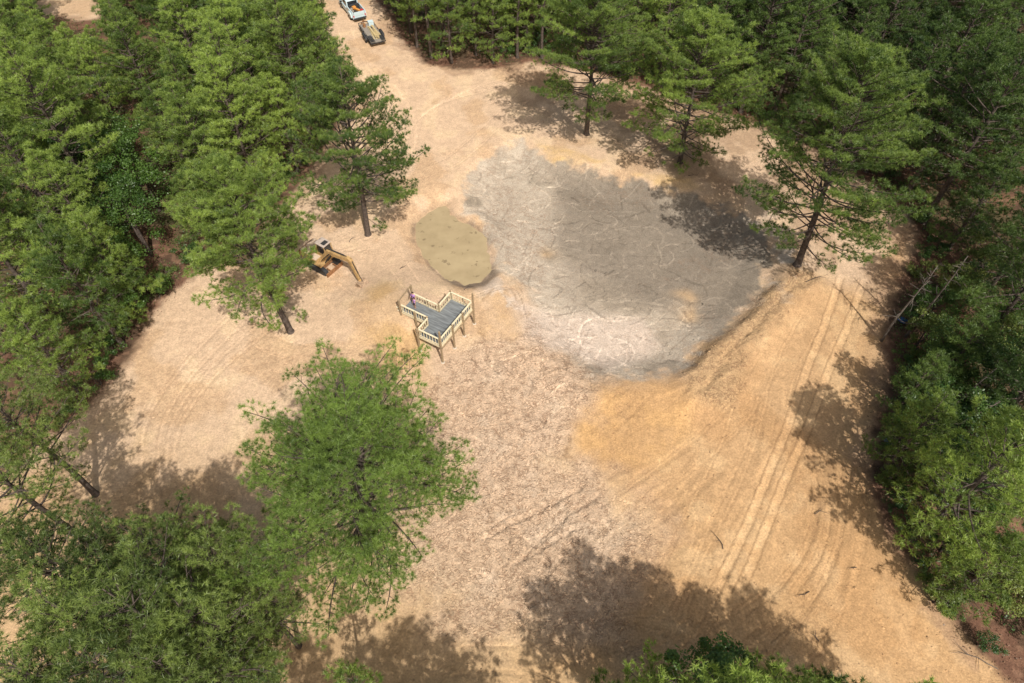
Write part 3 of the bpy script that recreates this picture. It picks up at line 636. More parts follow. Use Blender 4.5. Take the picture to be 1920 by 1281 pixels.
WOOD = {'left': 'left woods', 'right': 'right woods', 'top': 'upper woods', 'grove': 'lower left grove'}
LOOK = ['tall', 'round-topped', 'towering', 'slim', 'broad', 'bushy', 'slender', 'pole-trunked']
rows = {}
for t in TREES:
    a_ = P(t[1], t[2], PV[t[3]][2]*t[4]); lv = [s for y0, s in LEV[t[5]] if a_[1] >= y0][-1]; rows.setdefault((t[5], lv), []).append((a_[0], t))
for (rgn, lv), L_ in rows.items():
    L_.sort(key=lambda q: q[0])
    for i, (_, t) in enumerate(L_):
        kind, x, y, v, sc, _r = t
        lab = '%s pine %sfrom the left of the %s %s' % (LOOK[v], ordn(i) if i else 'first ', WOOD[rgn], lv)
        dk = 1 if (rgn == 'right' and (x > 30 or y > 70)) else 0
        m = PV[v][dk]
        if rgn == 'grove': gi = (0, 1, 0, 1, 2, 1, 1, 1)[v]; m = GV[gi][:2]; sc = sc*PV[v][2]/GV[gi][2]
        put_tree(m, 'pine_tree', lab, 'pine tree', x, y, rt.uniform(0, 6.28), sc, 'pines in the '+WOOD[rgn], sz=sc*rt.uniform(.97, 1.03))
# pines that stand just below the frame and throw the long shadows across the bottom of the clearing
def sun_caster(px, py, ht, v, sc):       # a tree whose top shadow falls on this photo point
    g = G(px, py); L = ht/math.tan(SUN_EL); return g[0]-math.cos(SHADOW_AZ)*L, g[1]-math.sin(SHADOW_AZ)*L
for k, (px, py, v) in enumerate([(1095,1045,0),(1190,1065,4),(1020,1110,1),(1300,1118,3),(1385,1130,0),(1480,1200,4),(1150,1160,1),(1250,1230,1),(760,1180,0),(690,1225,1),(830,1225,3),(560,1215,4)]):
    ht = PV[v][2]*.97; x, y = sun_caster(px, py, ht, v, 1)
    q = P(x, y, ht)
    put_tree(PV[v][0], 'pine_tree', 'pine below the bottom edge, seen only by its shadow, %sfrom the left' % (ordn([8,9,7,10,11,12,5,6,2,1,3,0][k] - 0) or 'first '), 'pine tree', x, y, k*1.3, 1, 'pines below the bottom edge of the photo')
# young oak poking up at the bottom edge
g = G(1345, 1200, 11); m = leafy_meshes('young_oak', 301, 12, 2.5, 8.2, 40, 11000, .17, 'leaves', 2)
put_tree(m, 'oak_tree', 'leafy dark green oak crown rising over the bottom edge in the shadow', 'oak tree', g[0]+.2, g[1]-1.2)
g = G(650, 1262, 9); m = pine_meshes('pine_top', 302, 9.5, 1.2, 5, nb=22, K=13)
put_tree(m, 'pine_tree', 'small bright pine tip just showing at the bottom edge below the big pine', 'pine tree', g[0], g[1]-.2)

# broadleaf trees and shrubs in the woods
def shrubs(lst, MV, name, cat, group):
    out = []
    for (px, py, v, sc, lab) in lst:
        g = GH(px, py); put_tree(MV[v], name, lab, cat, g.x, g.y, rt.uniform(0, 6.28), sc, group, parts=('trunk', 'crown') if name != 'shrub' else ('stem', 'foliage'))
shrubs([(285,480,1,1.15,'leafy broadleaf tree at the left wood edge beside the excavator pine'), (300,395,0,1.35,'leafy broadleaf tree just above the one at the wood edge, left of the broad pine'),
        (235,440,0,1.3,'dark broadleaf tree inside the left woods, level with the puddle'), (340,320,2,1.35,'yellowish leafy tree in the gap of the left woods above the broad pine'),
        (225,300,2,1.3,'yellowish leafy tree in the middle of the left woods'), (560,90,0,1.1,'dark leafy tree beside the road on the left'),
        (190,380,1,1.2,'glossy broadleaf tree under the pines at the far left'), (245,540,0,1.1,'low leafy tree at the left wood edge above the sandy nook'),(265,350,1,1.1,'large leafy tree in the middle of the left wood gap'),(262,590,0,.8,'leafy tree in the left woods beside the sandy nook')], LV, 'broadleaf_tree', 'broadleaf tree', 'broadleaf trees in the left woods')
shrubs([(1815,760,1,1.0,'vine-covered bright green tree in the right woods below the leaning grey trunks'), (1790,830,0,1.1,'bright leafy tree between the vine-covered tree and the clearing'),
        (1850,690,2,1.2,'yellow-green broadleaf tree at the right edge level with the deck legs'), (1880,860,0,1.1,'leafy tree at the far right edge below the vine-covered tree'),
        (1740,700,1,.75,'dark leafy tree just right of the clearing edge'), (1720,800,0,.8,'low leafy tree hugging the right clearing edge'),
        (1760,950,0,1.0,'leafy tree in the right woods level with the ruts'), (1860,1090,2,.9,'yellow-green leafy tree deep in the lower right woods'),
        (1800,580,2,.8,'small yellowish leafy tree behind the leaning grey trunks'), (1750,1130,2,.55,'small yellow-green tree at the lower right clearing edge')], LV, 'broadleaf_tree', 'broadleaf tree', 'broadleaf trees in the right woods')
rb = random.Random(9); fill = []
for k in range(900):
    x = rb.uniform(26, 52); y = rb.uniform(7, 48); px, py = P(x, y, 2)
    if sdf(np.array([x]), np.array([y]), CLEAR)[0] < 2.2 or px > 1990 or py > 1330: continue
    if any((x-a)**2+(y-b)**2 < 3.3**2 for a, b in fill) or psd(*P(x, y, 5), OPEN) < 30: continue
    fill.append((x, y))
fill.sort(key=lambda q: P(q[0], q[1], 5)[1])
for i, (x, y) in enumerate(fill[:26]):
    v = rb.choice([0, 1, 0, 1, 0, 2]); put_tree(LV[v], 'broadleaf_tree', '%s understory tree, %sfrom the top in the right woods' % (['leafy green', 'larger leafy', 'yellow-green leafy'][v], ordn(i) or 'first '), 'broadleaf tree', x, y, rb.uniform(0, 6.28), rb.uniform(.6, .95), 'understory trees in the right woods')
sh = []
def side_text(px, py):
    if px < 420 and py < 900: return 'left wood edge'
    if px < 760: return 'road edge'
    if py < 260: return 'upper wood edge'
    return 'right wood edge'
cnt = {}
edge = []
for i in range(len(CLEAR)):
    a0, b0 = CLEAR[i], CLEAR[(i+1) % len(CLEAR)]; L = np.hypot(*(b0-a0))
    for t in np.arange(rt.uniform(0, 1.2), L, 1.5): edge.append(a0+(b0-a0)*t/L)
for e in edge:
    c = CLEAR.mean(0); d = (e-c)/np.hypot(*(e-c)); e = e+d*rt.uniform(.9, 3.2)
    px, py = P(e[0], e[1], .8)
    if not (0 < px < 1920 and 0 < py < 1281) or py > 1240 or (px < 330 and py > 800) or rt.random() < .10: continue
    if psd(px, py, OPEN) < 8: continue
    st = side_text(px, py); sh.append((st, px, py, e))
for st in ('left wood edge', 'road edge', 'upper wood edge', 'right wood edge'):
    L_ = [q for q in sh if q[0] == st]; L_.sort(key=lambda q: q[2] if st != 'upper wood edge' else q[1])
    for i, (_, px, py, e) in enumerate(L_):
        v = rt.choice([0, 0, 1, 2]); wd_ = ['dark green', 'yellow-green', 'tall green'][v]
        lab = '%s shrub, %s%s along the %s' % (wd_, ordn(i) or 'first ', 'from the top' if st != 'upper wood edge' else 'from the left', st)
        put_tree(SV[v], 'shrub', lab, 'shrub', e[0], e[1], rt.uniform(0, 6.28), rt.uniform(.6, 1.15), 'shrubs along the '+st, parts=('stem', 'foliage'))

# undergrowth and leaf litter: uncountable
def litter(name, label, N, size, mat_, seed, zmin, zmax, dmin, dmax, thr, up=.7):
    r = np.random.RandomState(seed); x = r.uniform(-76, 76, N*4); y = r.uniform(8, 106, N*4)
    d = np.minimum(sdf(x, y, CLEAR), sdf(x, y, NOOK)); k = (d > dmin) & (d < dmax) & (np.abs(x) < 36+.42*y) & (fbm(x, y, .35, 3, seed) > thr)
    x, y = x[k][:N], y[k][:N]; z = height(x, y)+zmin+(zmax-zmin)*r.rand(len(x))**1.5*fbm(x, y, .9, 2, seed+1)*1.5
    c = np.stack([x, y, z], 1); nrm = r.normal(0, .5, c.shape)+np.array([0, 0, up]); nrm /= np.linalg.norm(nrm, axis=1, keepdims=True)
    u = np.cross(nrm, r.normal(0, 1, c.shape)); u /= np.linalg.norm(u, axis=1, keepdims=True); w_ = np.cross(nrm, u); s = size*r.uniform(.5, 1.4, (len(c), 1))
    V = np.stack([c-u*s*.5, c+w_*s*.25, c+u*s*.5, c-w_*s*.25], 1).reshape(-1, 3)
    me = raw_mesh(name, V, np.arange(len(V)).reshape(-1, 4), [M[mat_]], tint=np.repeat(np.clip(.4+r.normal(0, .25, len(c)), 0, 1), 4))
    tag(link(name, me), label, name.replace('_', ' '), kind='stuff')
litter('undergrowth', 'low leafy undergrowth covering the floor of the woods', 120000, .18, 'leaves', 5, .05, 1.3, .8, 60, .40)
M['litter'] = leaf_mat('dry_leaf_litter', (.10, .055, .035), (.30, .18, .11), .1)
litter('leaf_litter', 'red-brown pine straw and dry leaves around the clearing edge', 42000, .13, 'litter', 9, .04, .12, -.6, 6, .40)

# dead and leaning bare trees in the right woods
for i, (bx_, by_, Ht, ln_, lab) in enumerate([
        (1655,640,9.5,(.3,.2),'bare grey trunk tangled with dead vines, leaning at the right clearing edge'),
        (1700,632,10,(.5,.3),'long bare grey trunk just right of the vine-tangled one'),
        (1735,805,8,(1.6,.3),'broken pale snag with a split top in the right woods'),
        (1815,735,8,(2.0,.3),'curved pale dead tree at the right edge beside the bright vines'),
        (1835,560,9,(1.0,.2),'short white forked dead tree at the far right edge'),
        (1745,840,7,(1.6,-.2),'low dead tree with pale twigs over the right clearing edge')]):
    g = GH(bx_, by_); m = dead_mesh('dead_tree', 400+i, Ht, 26 if i < 1 else 15, ln_, 2.2)
    put_tree(m, 'dead_tree', lab, 'dead tree', g.x, g.y, 0, 1, 'dead trees in the right woods', parts=('trunk', 'branches'))
for i, (px, py) in enumerate([(470,330),(560,240),(1220,60),(900,60),(1000,80),(860,70)]):
    g = GH(px, py); put_tree(dead_mesh('snag', 430+i, 9+i % 3, 12, (.3, .2), 1.3), 'dead_tree',
        ['thin bare tree in the gap between the road pine and broad pine', 'thin bare tree behind the tall open pine near the road', 'pale bare tree in the dark gap right of the rim pine', 'bare pole tree, middle one behind the upper sand', 'bare pole tree, rightmost behind the upper sand', 'bare pole tree, leftmost behind the upper sand'][i], 'dead tree', g.x, g.y, i, 1, None, ('trunk', 'branches'))

# sticks on the ground
for i, (px, py, L, lab) in enumerate([(1355,1030,1.6,'crooked dark stick on the sand left of the twin tracks'), (1527,965,1.2,'thin dark root beside the curved ruts'), (1517,1110,1.2,'forked stick across the lower ruts'),
        (1535,1203,.9,'short dark log near the bottom right shadow'), (1605,1065,.7,'small tuft of twigs right of the curved ruts'), (1510,530,2.6,'long thin stick beside the leaning pine foot'),
        (1870,1255,3.0,'pale fallen branch at the lower right corner of the clearing'), (1290,330,1.6,'twiggy branch by the drooping pine foot'), (300,560,2.2,'dead branch at the left clearing edge'), (655,455,1.0,'thin stick on the sand above the excavator'), (750,505,.8,'small stick on the sand left of the puddle'),
        (870,545,1.2,'dark soaked branch below the puddle')]):
    g = GH(px, py); r = random.Random(i+50); mb = MB(); a = r.uniform(0, 3.1); p = [Vector((0, 0, .05))]
    for q in range(5): a += r.gauss(0, .35); p.append(p[-1]+Vector((math.cos(a)*L/5, math.sin(a)*L/5, r.uniform(-.01, .03))))
    mb.tube(p, [.032, .03, .026, .02, .014, .008], 6); mb.tube([p[2], p[2]+Vector((math.cos(a+1), math.sin(a+1), .1))*L*.3], [.016, .006], 5)
    if L > 2: mb.tube([p[3], p[3]+Vector((math.cos(a-1), math.sin(a-1), .15))*L*.35], [.025, .008], 5)
    o = mb.build('fallen_branch', M['bark_grey'] if 'pale' in lab else M['bark'], smooth=True); o.location = (g.x, g.y, g.z+.03); tag(o, lab, 'branch', 'sticks lying in the clearing')

# blue tarps in the right woods
for i, (px, py, s, lab) in enumerate([(1690,604,.45,'crumpled blue tarp between the leaning grey trunks'), (1662,832,.35,'small scrap of blue tarp at the right clearing edge')]):
    g = GH(px, py); n_ = 14; r = np.random.RandomState(i+3); u, v = np.meshgrid(np.linspace(-1, 1, n_), np.linspace(-.6, .6, n_))
    zz = .15+.5*(fbm(u*3+9, v*3+5, 1.3, 3, i)-.3)*s*.6; V = np.stack([u*s, v*s+.1*np.sin(u*5), zz], -1).reshape(-1, 3); ix = np.arange(n_*n_).reshape(n_, n_)
    me = raw_mesh('tarp', V, np.stack([ix[:-1, :-1], ix[:-1, 1:], ix[1:, 1:], ix[1:, :-1]], -1).reshape(-1, 4), [M['tarp']], True)
    o = link('tarp', me); o.location = (g.x, g.y, g.z+.1); o.rotation_euler = (.1, .1, i+.5); tag(o, lab, 'tarp', 'blue tarps')
    sm = o.modifiers.new('thick', 'SOLIDIFY'); sm.thickness = .01

# ------------------------------------------------------------------ the T-shaped deck
uv = Vector((.507, .862, 0)).normalized(); vv = Vector((-uv.y, uv.x, 0)); DZ = 2.2
dk = thing('wooden_deck', 'raised T-shaped lookout deck on posts with cream railings and grey floor', 'deck', (-6.1, 36.0, 0), math.atan2(uv.y, uv.x))
Ld, Wd, U0, U1, LW = 4.95, 2.2, 1.5, 3.1, 3.0           # local: x along the long side, y across and out along the walkway
M['deck'] = mat('grey_decking', (.165, .178, .185), .75, noise=.42, nscale=1)
_n = M['deck'].node_tree.nodes; _l = M['deck'].node_tree.links; _mp = _n.new('ShaderNodeMapping'); _mp.inputs['Scale'].default_value = (6.9, .9, 1)
_l.new([q for q in _n if q.type == 'TEX_COORD'][0].outputs['Object'], _mp.inputs[0]); _l.new(_mp.outputs[0], [q for q in _n if q.type == 'TEX_NOISE'][0].inputs['Vector'])
fb = MB()
for k in range(int(Ld/.145)):
    x0 = k*.145; y1 = Wd
    fb.box((x0+.07, Wd/2, DZ-.015), (.137, Wd, .03))
for k in range(int(LW/.145)+1):
    y0 = Wd+.006+k*.145
    if y0+.137 < Wd+LW+.05: fb.box(((U0+U1)/2, y0+.07, DZ-.015), (U1-U0, .137, .03))
fb.build('floor', M['deck'], dk)
jb = MB()                                                       # rim boards
for a_, b_ in (((0,-.02),(Ld,-.02)), ((Ld+.02,0),(Ld+.02,Wd)), ((-.02,0),(-.02,Wd)), ((0,Wd+.02),(U0-.06,Wd+.02)), ((U1+.06,Wd+.02),(Ld,Wd+.02)), ((U0-.02,Wd+.06),(U0-.02,Wd+LW)), ((U1+.02,Wd+.06),(U1+.02,Wd+LW)), ((U0,Wd+LW+.03),(U1,Wd+LW+.03))):
    jb.beam((*a_, DZ-.145), (*b_, DZ-.145), .04, .23)
for x in np.arange(.4, Ld, .6): jb.beam((x, .02, DZ-.14), (x, Wd-.02, DZ-.14), .04, .18)
jb.build('rim_joist', M['wood'], dk)
rt_ = Matrix.Rotation(math.atan2(uv.y, uv.x), 3, 'Z')
def lz(x, y):
    q = rt_ @ Vector((x, y, 0)); return hz(q.x-6.1, q.y+36.0)
PT = [(.0,.0,2.05),(Ld,0,1.95),(Ld*.36,-.0,1.02),(Ld*.68,-.0,1.02),(0,Wd,.98),(Ld,Wd,1.0),(U0,Wd,1.02),(U1,Wd,1.0),(U0,Wd+1.4,.94),(U1,Wd+1.4,.94),(U0-.0,Wd+LW,1.6),(U1+.0,Wd+LW,1.85)]
for x, y, up in PT:
    ox = -.09 if x == 0 else (.09 if x == Ld else 0); oy = -.11 if y == 0 else (.11 if (y == Wd and x in (0, Ld)) else 0)
    if x == U0 and y > Wd: ox = -.11
    if x == U1 and y > Wd: ox = .11
    if y == Wd and x == U0: ox, oy = -.08, .12
    if y == Wd and x == U1: ox, oy = .08, .12
    mb = MB(); zb_ = lz(x, y)-.25; mb.box((x+ox, y+oy, (zb_+DZ+up)/2), (.14, .14, DZ+up-zb_)); mb.build('post', M['post'], dk, bevel=.01)
    if y == 0 or (x in (0, Ld)):
        mb = MB(); mb.tube([(x+ox, y+oy, lz(x, y)-.1), (x+ox, y+oy, lz(x, y)+.05)], [.24, .15], 12); mb.build('footing', M['concrete'], dk)
def railing(a_, b_):
    a_, b_ = Vector((*a_, 0)), Vector((*b_, 0)); L = (b_-a_).length; d = (b_-a_)/L
    mb = MB()
    mb.beam(a_+Vector((0,0,DZ+.92)), b_+Vector((0,0,DZ+.92)), .14, .04)
    mb.beam(a_+Vector((0,0,DZ+.84)), b_+Vector((0,0,DZ+.84)), .04, .09); mb.beam(a_+Vector((0,0,DZ+.12)), b_+Vector((0,0,DZ+.12)), .04, .09)
    for q in (a_+d*.03, b_-d*.03): mb.box((q.x, q.y, DZ+.48), (.04, .04, .84), math.atan2(d.y, d.x))
    r = mb.build('railing', M['wood'], dk); n_ = max(2, int(L/.27))
    for k in range(n_):
        c = a_+d*L*(k+.5)/n_; m2 = MB(); m2.box((c.x-d.y*.041, c.y+d.x*.041, DZ+.47), (.045, .045, .82), math.atan2(d.y, d.x)); m2.build('baluster', M['wood'], r)
e = .05
for a_, b_ in (((e,-.02),(Ld*.36-.08,-.02)),((Ld*.36+.08,-.02),(Ld*.68-.08,-.02)),((Ld*.68+.08,-.02),(Ld-e,-.02)), ((-.02,Wd-e),(-.02,e)), ((Ld+.02,e),(Ld+.02,Wd-e)),
        ((U0-.1,Wd+.02),(e,Wd+.02)), ((Ld-e,Wd+.02),(U1+.1,Wd+.02)), ((U0-.02,Wd+LW-.1),(U0-.02,Wd+.1)), ((U1+.02,Wd+.1),(U1+.02,Wd+LW-.1))): railing(a_, b_)
mb = MB(); mb.beam((U0-.2, Wd+LW, DZ+1.48), (U1+.2, Wd+LW, DZ+1.74), .05, .2); mb.build('cross_board', M['post'], dk)
mb = MB(); mb.beam((.0,-.09,DZ-.36),(Ld,-.09,DZ-.36),.05,.2); mb.beam((.0,Wd+.09,DZ-.36),(Ld,Wd+.09,DZ-.36),.05,.2); mb.build('girder', M['post'], dk)
g = GH(755, 581)
for i, (dx, dy, rz, L) in enumerate([(0,0,.3,.9),(.3,.15,1.1,.6),(-.25,.1,-.4,.7)]):
    mb = MB(); mb.box((0,0,.03),(L,.12,.035)); o = mb.build('wood_offcut', M['wood']); o.location = (g.x+dx, g.y+dy, g.z+.03*i+.02); o.rotation_euler = (0,.03,rz)
    tag(o, ['longest pale board offcut beside the walkway end of the deck', 'shortest pale offcut lying right of the others by the walkway', 'middle-sized pale offcut leftmost by the walkway end'][i], 'board', 'board offcuts by the deck')

# ------------------------------------------------------------------ people
def person(label, x, y, z, ht, rz, shirt, legs, pose):
    root = thing('person', label, 'person', (x, y, z), rz, None); k = ht/1.75
    vs, es, rd = [], [], []
    def v(p, r, par_=None):
        vs.append(tuple(c*k for c in p)); rd.append(r*k); i = len(vs)-1
        if par_ is not None: es.append((par_, i))
        return i
    pel = v((0,0,.95), .145); wst = v((0,0,1.10), .125, pel); ch = v((0,.01,1.30), .155, wst); sh_ = v((0,0,1.43), .115, ch); nk = v((0,.01,1.52), .055, sh_); hd = v((0,.03,1.60), .082, nk); hc = v((0,.03,1.68), .10, hd); v((0,.02,1.745), .05, hc)
    v((0,.135,1.635), .014, hd)
    for s in (-1, 1):
        v((s*.085,.02,1.66), .016, hc)
        hip = v((s*.10,0,.88), .095, pel); kn = v((s*.11,.03,.50), .062, hip); an_ = v((s*.11,-.02,.09), .042, kn); v((s*.12,.13,.035), .036, an_)
        sd_ = v((s*.19,0,1.40), .062, sh_); el_, wr = pose[0 if s < 0 else 1]
        eb = v(el_ if s > 0 else (-el_[0], el_[1], el_[2]), .044, sd_); wp = wr if s > 0 else (-wr[0], wr[1], wr[2])
        wr_i = v(wp, .029, eb); e0 = Vector(vs[eb])/k; w0 = Vector(wp); dr = (w0-e0).normalized(); pm = v(tuple(w0+dr*.07), .033, wr_i)
        sdv = dr.cross(Vector((0,1,0)));
        if sdv.length < .2: sdv = dr.cross(Vector((1,0,0)))
        sdv.normalize(); inn = sdv.cross(dr)
        for f_ in range(4):
            o_ = sdv*(f_-1.5)*.02; L = (.062,.075,.07,.055)[f_]; a1_ = v(tuple(w0+dr*.10+o_), .010, pm); a2_ = v(tuple(w0+dr*(.10+L*.55)+o_+inn*.01), .009, a1_); v(tuple(w0+dr*(.10+L)+o_+inn*.03), .008, a2_)
        th = v(tuple(w0+dr*.05+sdv*.045), .011, pm); v(tuple(w0+dr*.085+sdv*.06+inn*.015), .009, th)
    me = bpy.data.meshes.new('person_body'); me.from_pydata(vs, es, []); ob = bpy.data.objects.new('body', me); C.objects.link(ob)
    md = ob.modifiers.new('skin', 'SKIN'); md.use_smooth_shade = True
    for i, r in enumerate(rd): me.skin_vertices[0].data[i].radius = (r, r*.8 if r > .11*k else r)
    me.skin_vertices[0].data[0].use_root = True
    ss = ob.modifiers.new('sub', 'SUBSURF'); ss.levels = ss.render_levels = 1
    dg = bpy.context.evaluated_depsgraph_get(); nm = bpy.data.meshes.new_from_object(ob.evaluated_get(dg)); bpy.data.objects.remove(ob)
    nm.materials.clear()
    for m in (M['skin'], shirt, legs, M['black']): nm.materials.append(m)
    for p in nm.polygons:
        c = p.center/k; p.use_smooth = True
        if c.z < .08: p.material_index = 3
        elif c.z < .98 and abs(c.x) < .26 and c.z > .52: p.material_index = 2 if abs(c.x) < .21 else 0
        elif .98 <= c.z < 1.49 and (abs(c.x) < .235 and abs(c.y) < .17): p.material_index = 1
    bo = link('body', nm, root)
    hm = MB(); rr = .108*k
    for i in range(7):
        for j in range(12): pass
    vs2 = [(math.cos(a)*math.cos(b)*rr, .01*k+math.sin(a)*math.cos(b)*rr*1.08, 1.675*k+math.sin(b)*rr*1.02) for b in np.linspace(-.5, 1.5, 7) for a in np.linspace(0, 2*math.pi, 12, endpoint=False)]
    fs = []
    for i in range(6):
        for j in range(12):
            a = 2*math.pi*(j+.5)/12
            if math.sin(a) > .35 and i < 3: continue
            fs.append((i*12+j, i*12+(j+1) % 12, (i+1)*12+(j+1) % 12, (i+1)*12+j))
    fs.append(tuple(72+j for j in range(12))); hm.add(vs2, fs); hm.build('hair', M['hair'], root, True)
    return root
def deck_pt(x, y):
    q = rt_ @ Vector((x, y, 0)); return q.x-6.1, q.y+36.0
hang = (((.25,.02,1.14),(.27,.08,.90)),)*2
bent = ((.25,.02,1.15),(.20,.22,1.12))
x, y = deck_pt(2.70, Wd+2.45)
person('taller person in a purple shirt and dark shorts at the walkway end', x, y, DZ, 1.66, 2.6, M['purple'], M['navy'], (hang[0], bent))
x, y = deck_pt(2.42, Wd+2.16)
person('shorter person in a lilac shirt standing close in front of the taller one', x, y, DZ, 1.38, 2.3, mat('lilac_cloth', (.42,.24,.50), .9), M['navy'], (hang[0], hang[0]))

# ------------------------------------------------------------------ excavator
def wheel(parent, x, y, r, wd_, name='wheel', rim='steel'):
    w_ = bpy.data.objects.new(name, None); C.objects.link(w_); w_.parent = parent; w_.location = (x, y, r)
    mb = MB(); mb.tube([(0,-wd_/2,0),(0,-wd_*.38,0),(0,wd_*.38,0),(0,wd_/2,0)], [r*.93, r, r, r*.93], 24); mb.build('tyre', M['black'], w_, True)
    mb = MB(); mb.tube([(0,-wd_/2-.012,0),(0,wd_/2+.012,0)], r*.55, 16); mb.build('rim', M[rim], w_)
    return w_
gx = GH(607, 497); gb = GH(681, 531); hd_ = math.atan2(gb.y-gx.y, gb.x-gx.x)
ex = thing('excavator', 'dusty yellow tracked excavator with folded arm parked under the pine', 'excavator', (gx.x, gx.y, gx.z), hd_)
reach = math.hypot(gb.x-gx.x, gb.y-gx.y)
for s in (-1, 1):
    prof = [(-1.45,.32),(-1.3,.06),(-1.0,0),(1.0,0),(1.3,.06),(1.45,.32),(1.3,.62),(1.0,.7),(-1.0,.7),(-1.3,.62)]
    mb = MB(); mb.prism(prof, .42, off=s*.88)
    for k in range(13): mb.box((-1.05+k*.175, s*.88, .715), (.07, .46, .05))
    for k in range(3): mb.box((1.3+.06*k, s*.88, .62-.17*k), (.07, .46, .06), 0, .6+.3*k)
    t = mb.build('track', M['steel_dark'], ex, bevel=.02)
mb = MB(); mb.box((0,0,.5),(1.3,1.3,.4)); mb.tube([(0,0,.65),(0,0,.92)],.55,20); mb.build('undercarriage', M['rust'], ex)
mb = MB(); mb.beam((1.55,-1.1,.25),(1.55,1.1,.25),.08,.45); mb.beam((.9,-.4,.35),(1.52,-.4,.3),.1,.14); mb.beam((.9,.4,.35),(1.52,.4,.3),.1,.14); mb.build('dozer_blade', M['rust'], ex)
hs = MB(); hs.box((-.35,0,1.05),(2.5,2.1,.28)); hs.box((-1.15,0,1.55),(1.15,2.14,.75), taper=.93); hs.box((-.1,-.62,1.38),(1.0,.8,.4), taper=.93)
house = hs.build('engine_housing', M['yellow'], ex, bevel=.05)
mb = MB(); mb.box((-1.15,0,1.945),(1.03,1.94,.035)); mb.box((-.1,-.62,1.60),(.88,.7,.03)); mb.build('top_cover', M['dusty'], house)
mb = MB(); mb.tube([(-1.3,-.4,1.95),(-1.3,-.4,2.2),(-1.36,-.4,2.28)],.045,10); mb.build('exhaust_pipe', M['rust'], house)
mb = MB(); mb.prism([(-1.76,.95),(-1.95,1.05),(-1.95,1.75),(-1.76,1.9)], 2.0); mb.build('counterweight', M['rust'], ex, bevel=.05)
cb = MB()
for x_, y_ in ((-.45,.08),(-.45,1.0),(.75,.08),(.75,1.0)): cb.beam((x_,y_,1.19),(x_*(.98 if x_ < 0 else .85),y_,2.62),.07,.07,(1,0,0))
cb.box((.15,.54,1.3),(1.2,.9,.25)); cab = cb.build('cab', M['yellow'], ex)
mb = MB(); mb.prism([(-.40,1.4),(.66,1.4),(.58,2.58),(-.38,2.58)], .82, off=.54); mb.build('glass', M['glass'], cab)
mb = MB(); mb.box((.10,.54,2.67),(1.25,1.06,.09), taper=.94); mb.build('roof', M['dusty_grey'], cab, bevel=.03)
mb = MB(); mb.box((.35,.54,2.735),(.45,.6,.03)); mb.build('roof_hatch', M['steel_dark'], cab)
# arm: boom, stick, bucket with rams; the bucket rests on the ground
R_ = reach; tipx = R_-.75
bm_ = MB(); bm_.prism([(.45,1.2),(.75,1.12),(1.7,2.55),(tipx-.1,3.05),(tipx+.12,3.15),(tipx+.02,3.45),(1.5,3.1),(.5,1.7)], .36, off=-.18)
boom = bm_.build('boom', M['yellow'], ex, bevel=.02)
mb = MB(); mb.prism([(tipx-.42,3.55),(tipx+.1,3.38),(R_+.02,.85),(R_-.18,.78),(tipx-.2,2.8),(tipx-.55,3.3)], .3, off=-.18); stick = mb.build('stick', M['yellow'], ex, bevel=.02)
mb = MB()
for s in (-.21, .21): mb.tube([(.85,-.18+s,1.05),(1.75,-.18+s,2.35)],.06,10); mb.tube([(1.5,-.18+s,2.0),(2.1,-.18+s,2.82)],.03,8)
mb.build('boom_ram', M['steel_dark'], boom)
mb = MB(); mb.tube([(1.5,-.18,3.2),(tipx-.8,-.18,3.5)],.065,10); mb.tube([(tipx-.9,-.18,3.5),(tipx-.42,-.18,3.5)],.035,8); mb.build('arm_ram', M['steel_dark'], boom)
mb = MB(); mb.tube([(tipx+.12,-.18,3.2),(tipx+.6,-.18,1.9)],.055,10); mb.tube([(tipx+.55,-.18,2.0),(R_+.2,-.18,1.05)],.03,8); mb.build('bucket_ram', M['steel_dark'], stick)
bk_ = MB(); pr = [(R_-.2,.95),(R_+.18,.9),(R_+.55,.6),(R_+.48,.2),(R_+.05,.02),(R_-.6,.04)]
inner = [(x_*.93+R_*.07-.02, z_*.86+.08) for x_, z_ in pr]
for (x0,z0),(x1,z1) in zip(pr[:-1], pr[1:]): bk_.beam((x0,-.18,z0),(x1,-.18,z1),.95,.06,(0,0,1) if abs(x1-x0) > .1 else (1,0,0))
for s in (-.47, .47): bk_.prism(pr, .03, off=-.18+s)
for k in range(4): bk_.box((R_-.68,-.18-.39+k*.26,.04),(.16,.07,.05))
bk_.build('bucket', M['bucket'], ex)
mb = MB(); pts = [(.6,-.6,1.3),(1.1,-.75,1.9),(1.6,-.55,2.5),(2.0,-.35,2.9)]; mb.tube(pts,.025,6); mb.tube([(p[0],p[1]+.08,p[2]+.05) for p in pts],.025,6); mb.build('hose', M['black'], ex, True)

# ------------------------------------------------------------------ trailer and pickup on the road
tb_ = GH(711, 88); tf_ = GH(683, 48); ang = math.atan2(tf_.y-tb_.y, tf_.x-tb_.x)
TL = 5.6
tr_ = thing('flatbed_trailer', 'low flatbed trailer with two black ladder ramps, hitched behind the white pickup', 'trailer', tuple(tb_), ang)
fr = MB()
for s in (-1, 1): fr.beam((0,s*1.02,.62),(TL,s*1.02,.62),.08,.14); fr.beam((.2,s*1.02,.98),(TL,s*1.02,.98),.05,.05)
for x_ in (0, 1.1, 2.2, 3.3, 4.4, TL): fr.beam((x_,-1.02,.60),(x_,1.02,.60),.08,.1)
for s in (-1, 1):
    for x_ in (.9, 2.1, 3.3, 4.5, TL): fr.beam((x_,s*1.02,.66),(x_,s*1.02,.98),.05,.05)
fr.beam((TL,-1.02,.98),(TL,1.02,.98),.05,.05); fr.build('frame', M['steel_dark'], tr_)
mb = MB()
for k in range(10): mb.box((TL/2+.0, -.9+k*.2, .70), (TL-.05, .185, .04))
mb.build('deck_boards', M['grey_board'], tr_)
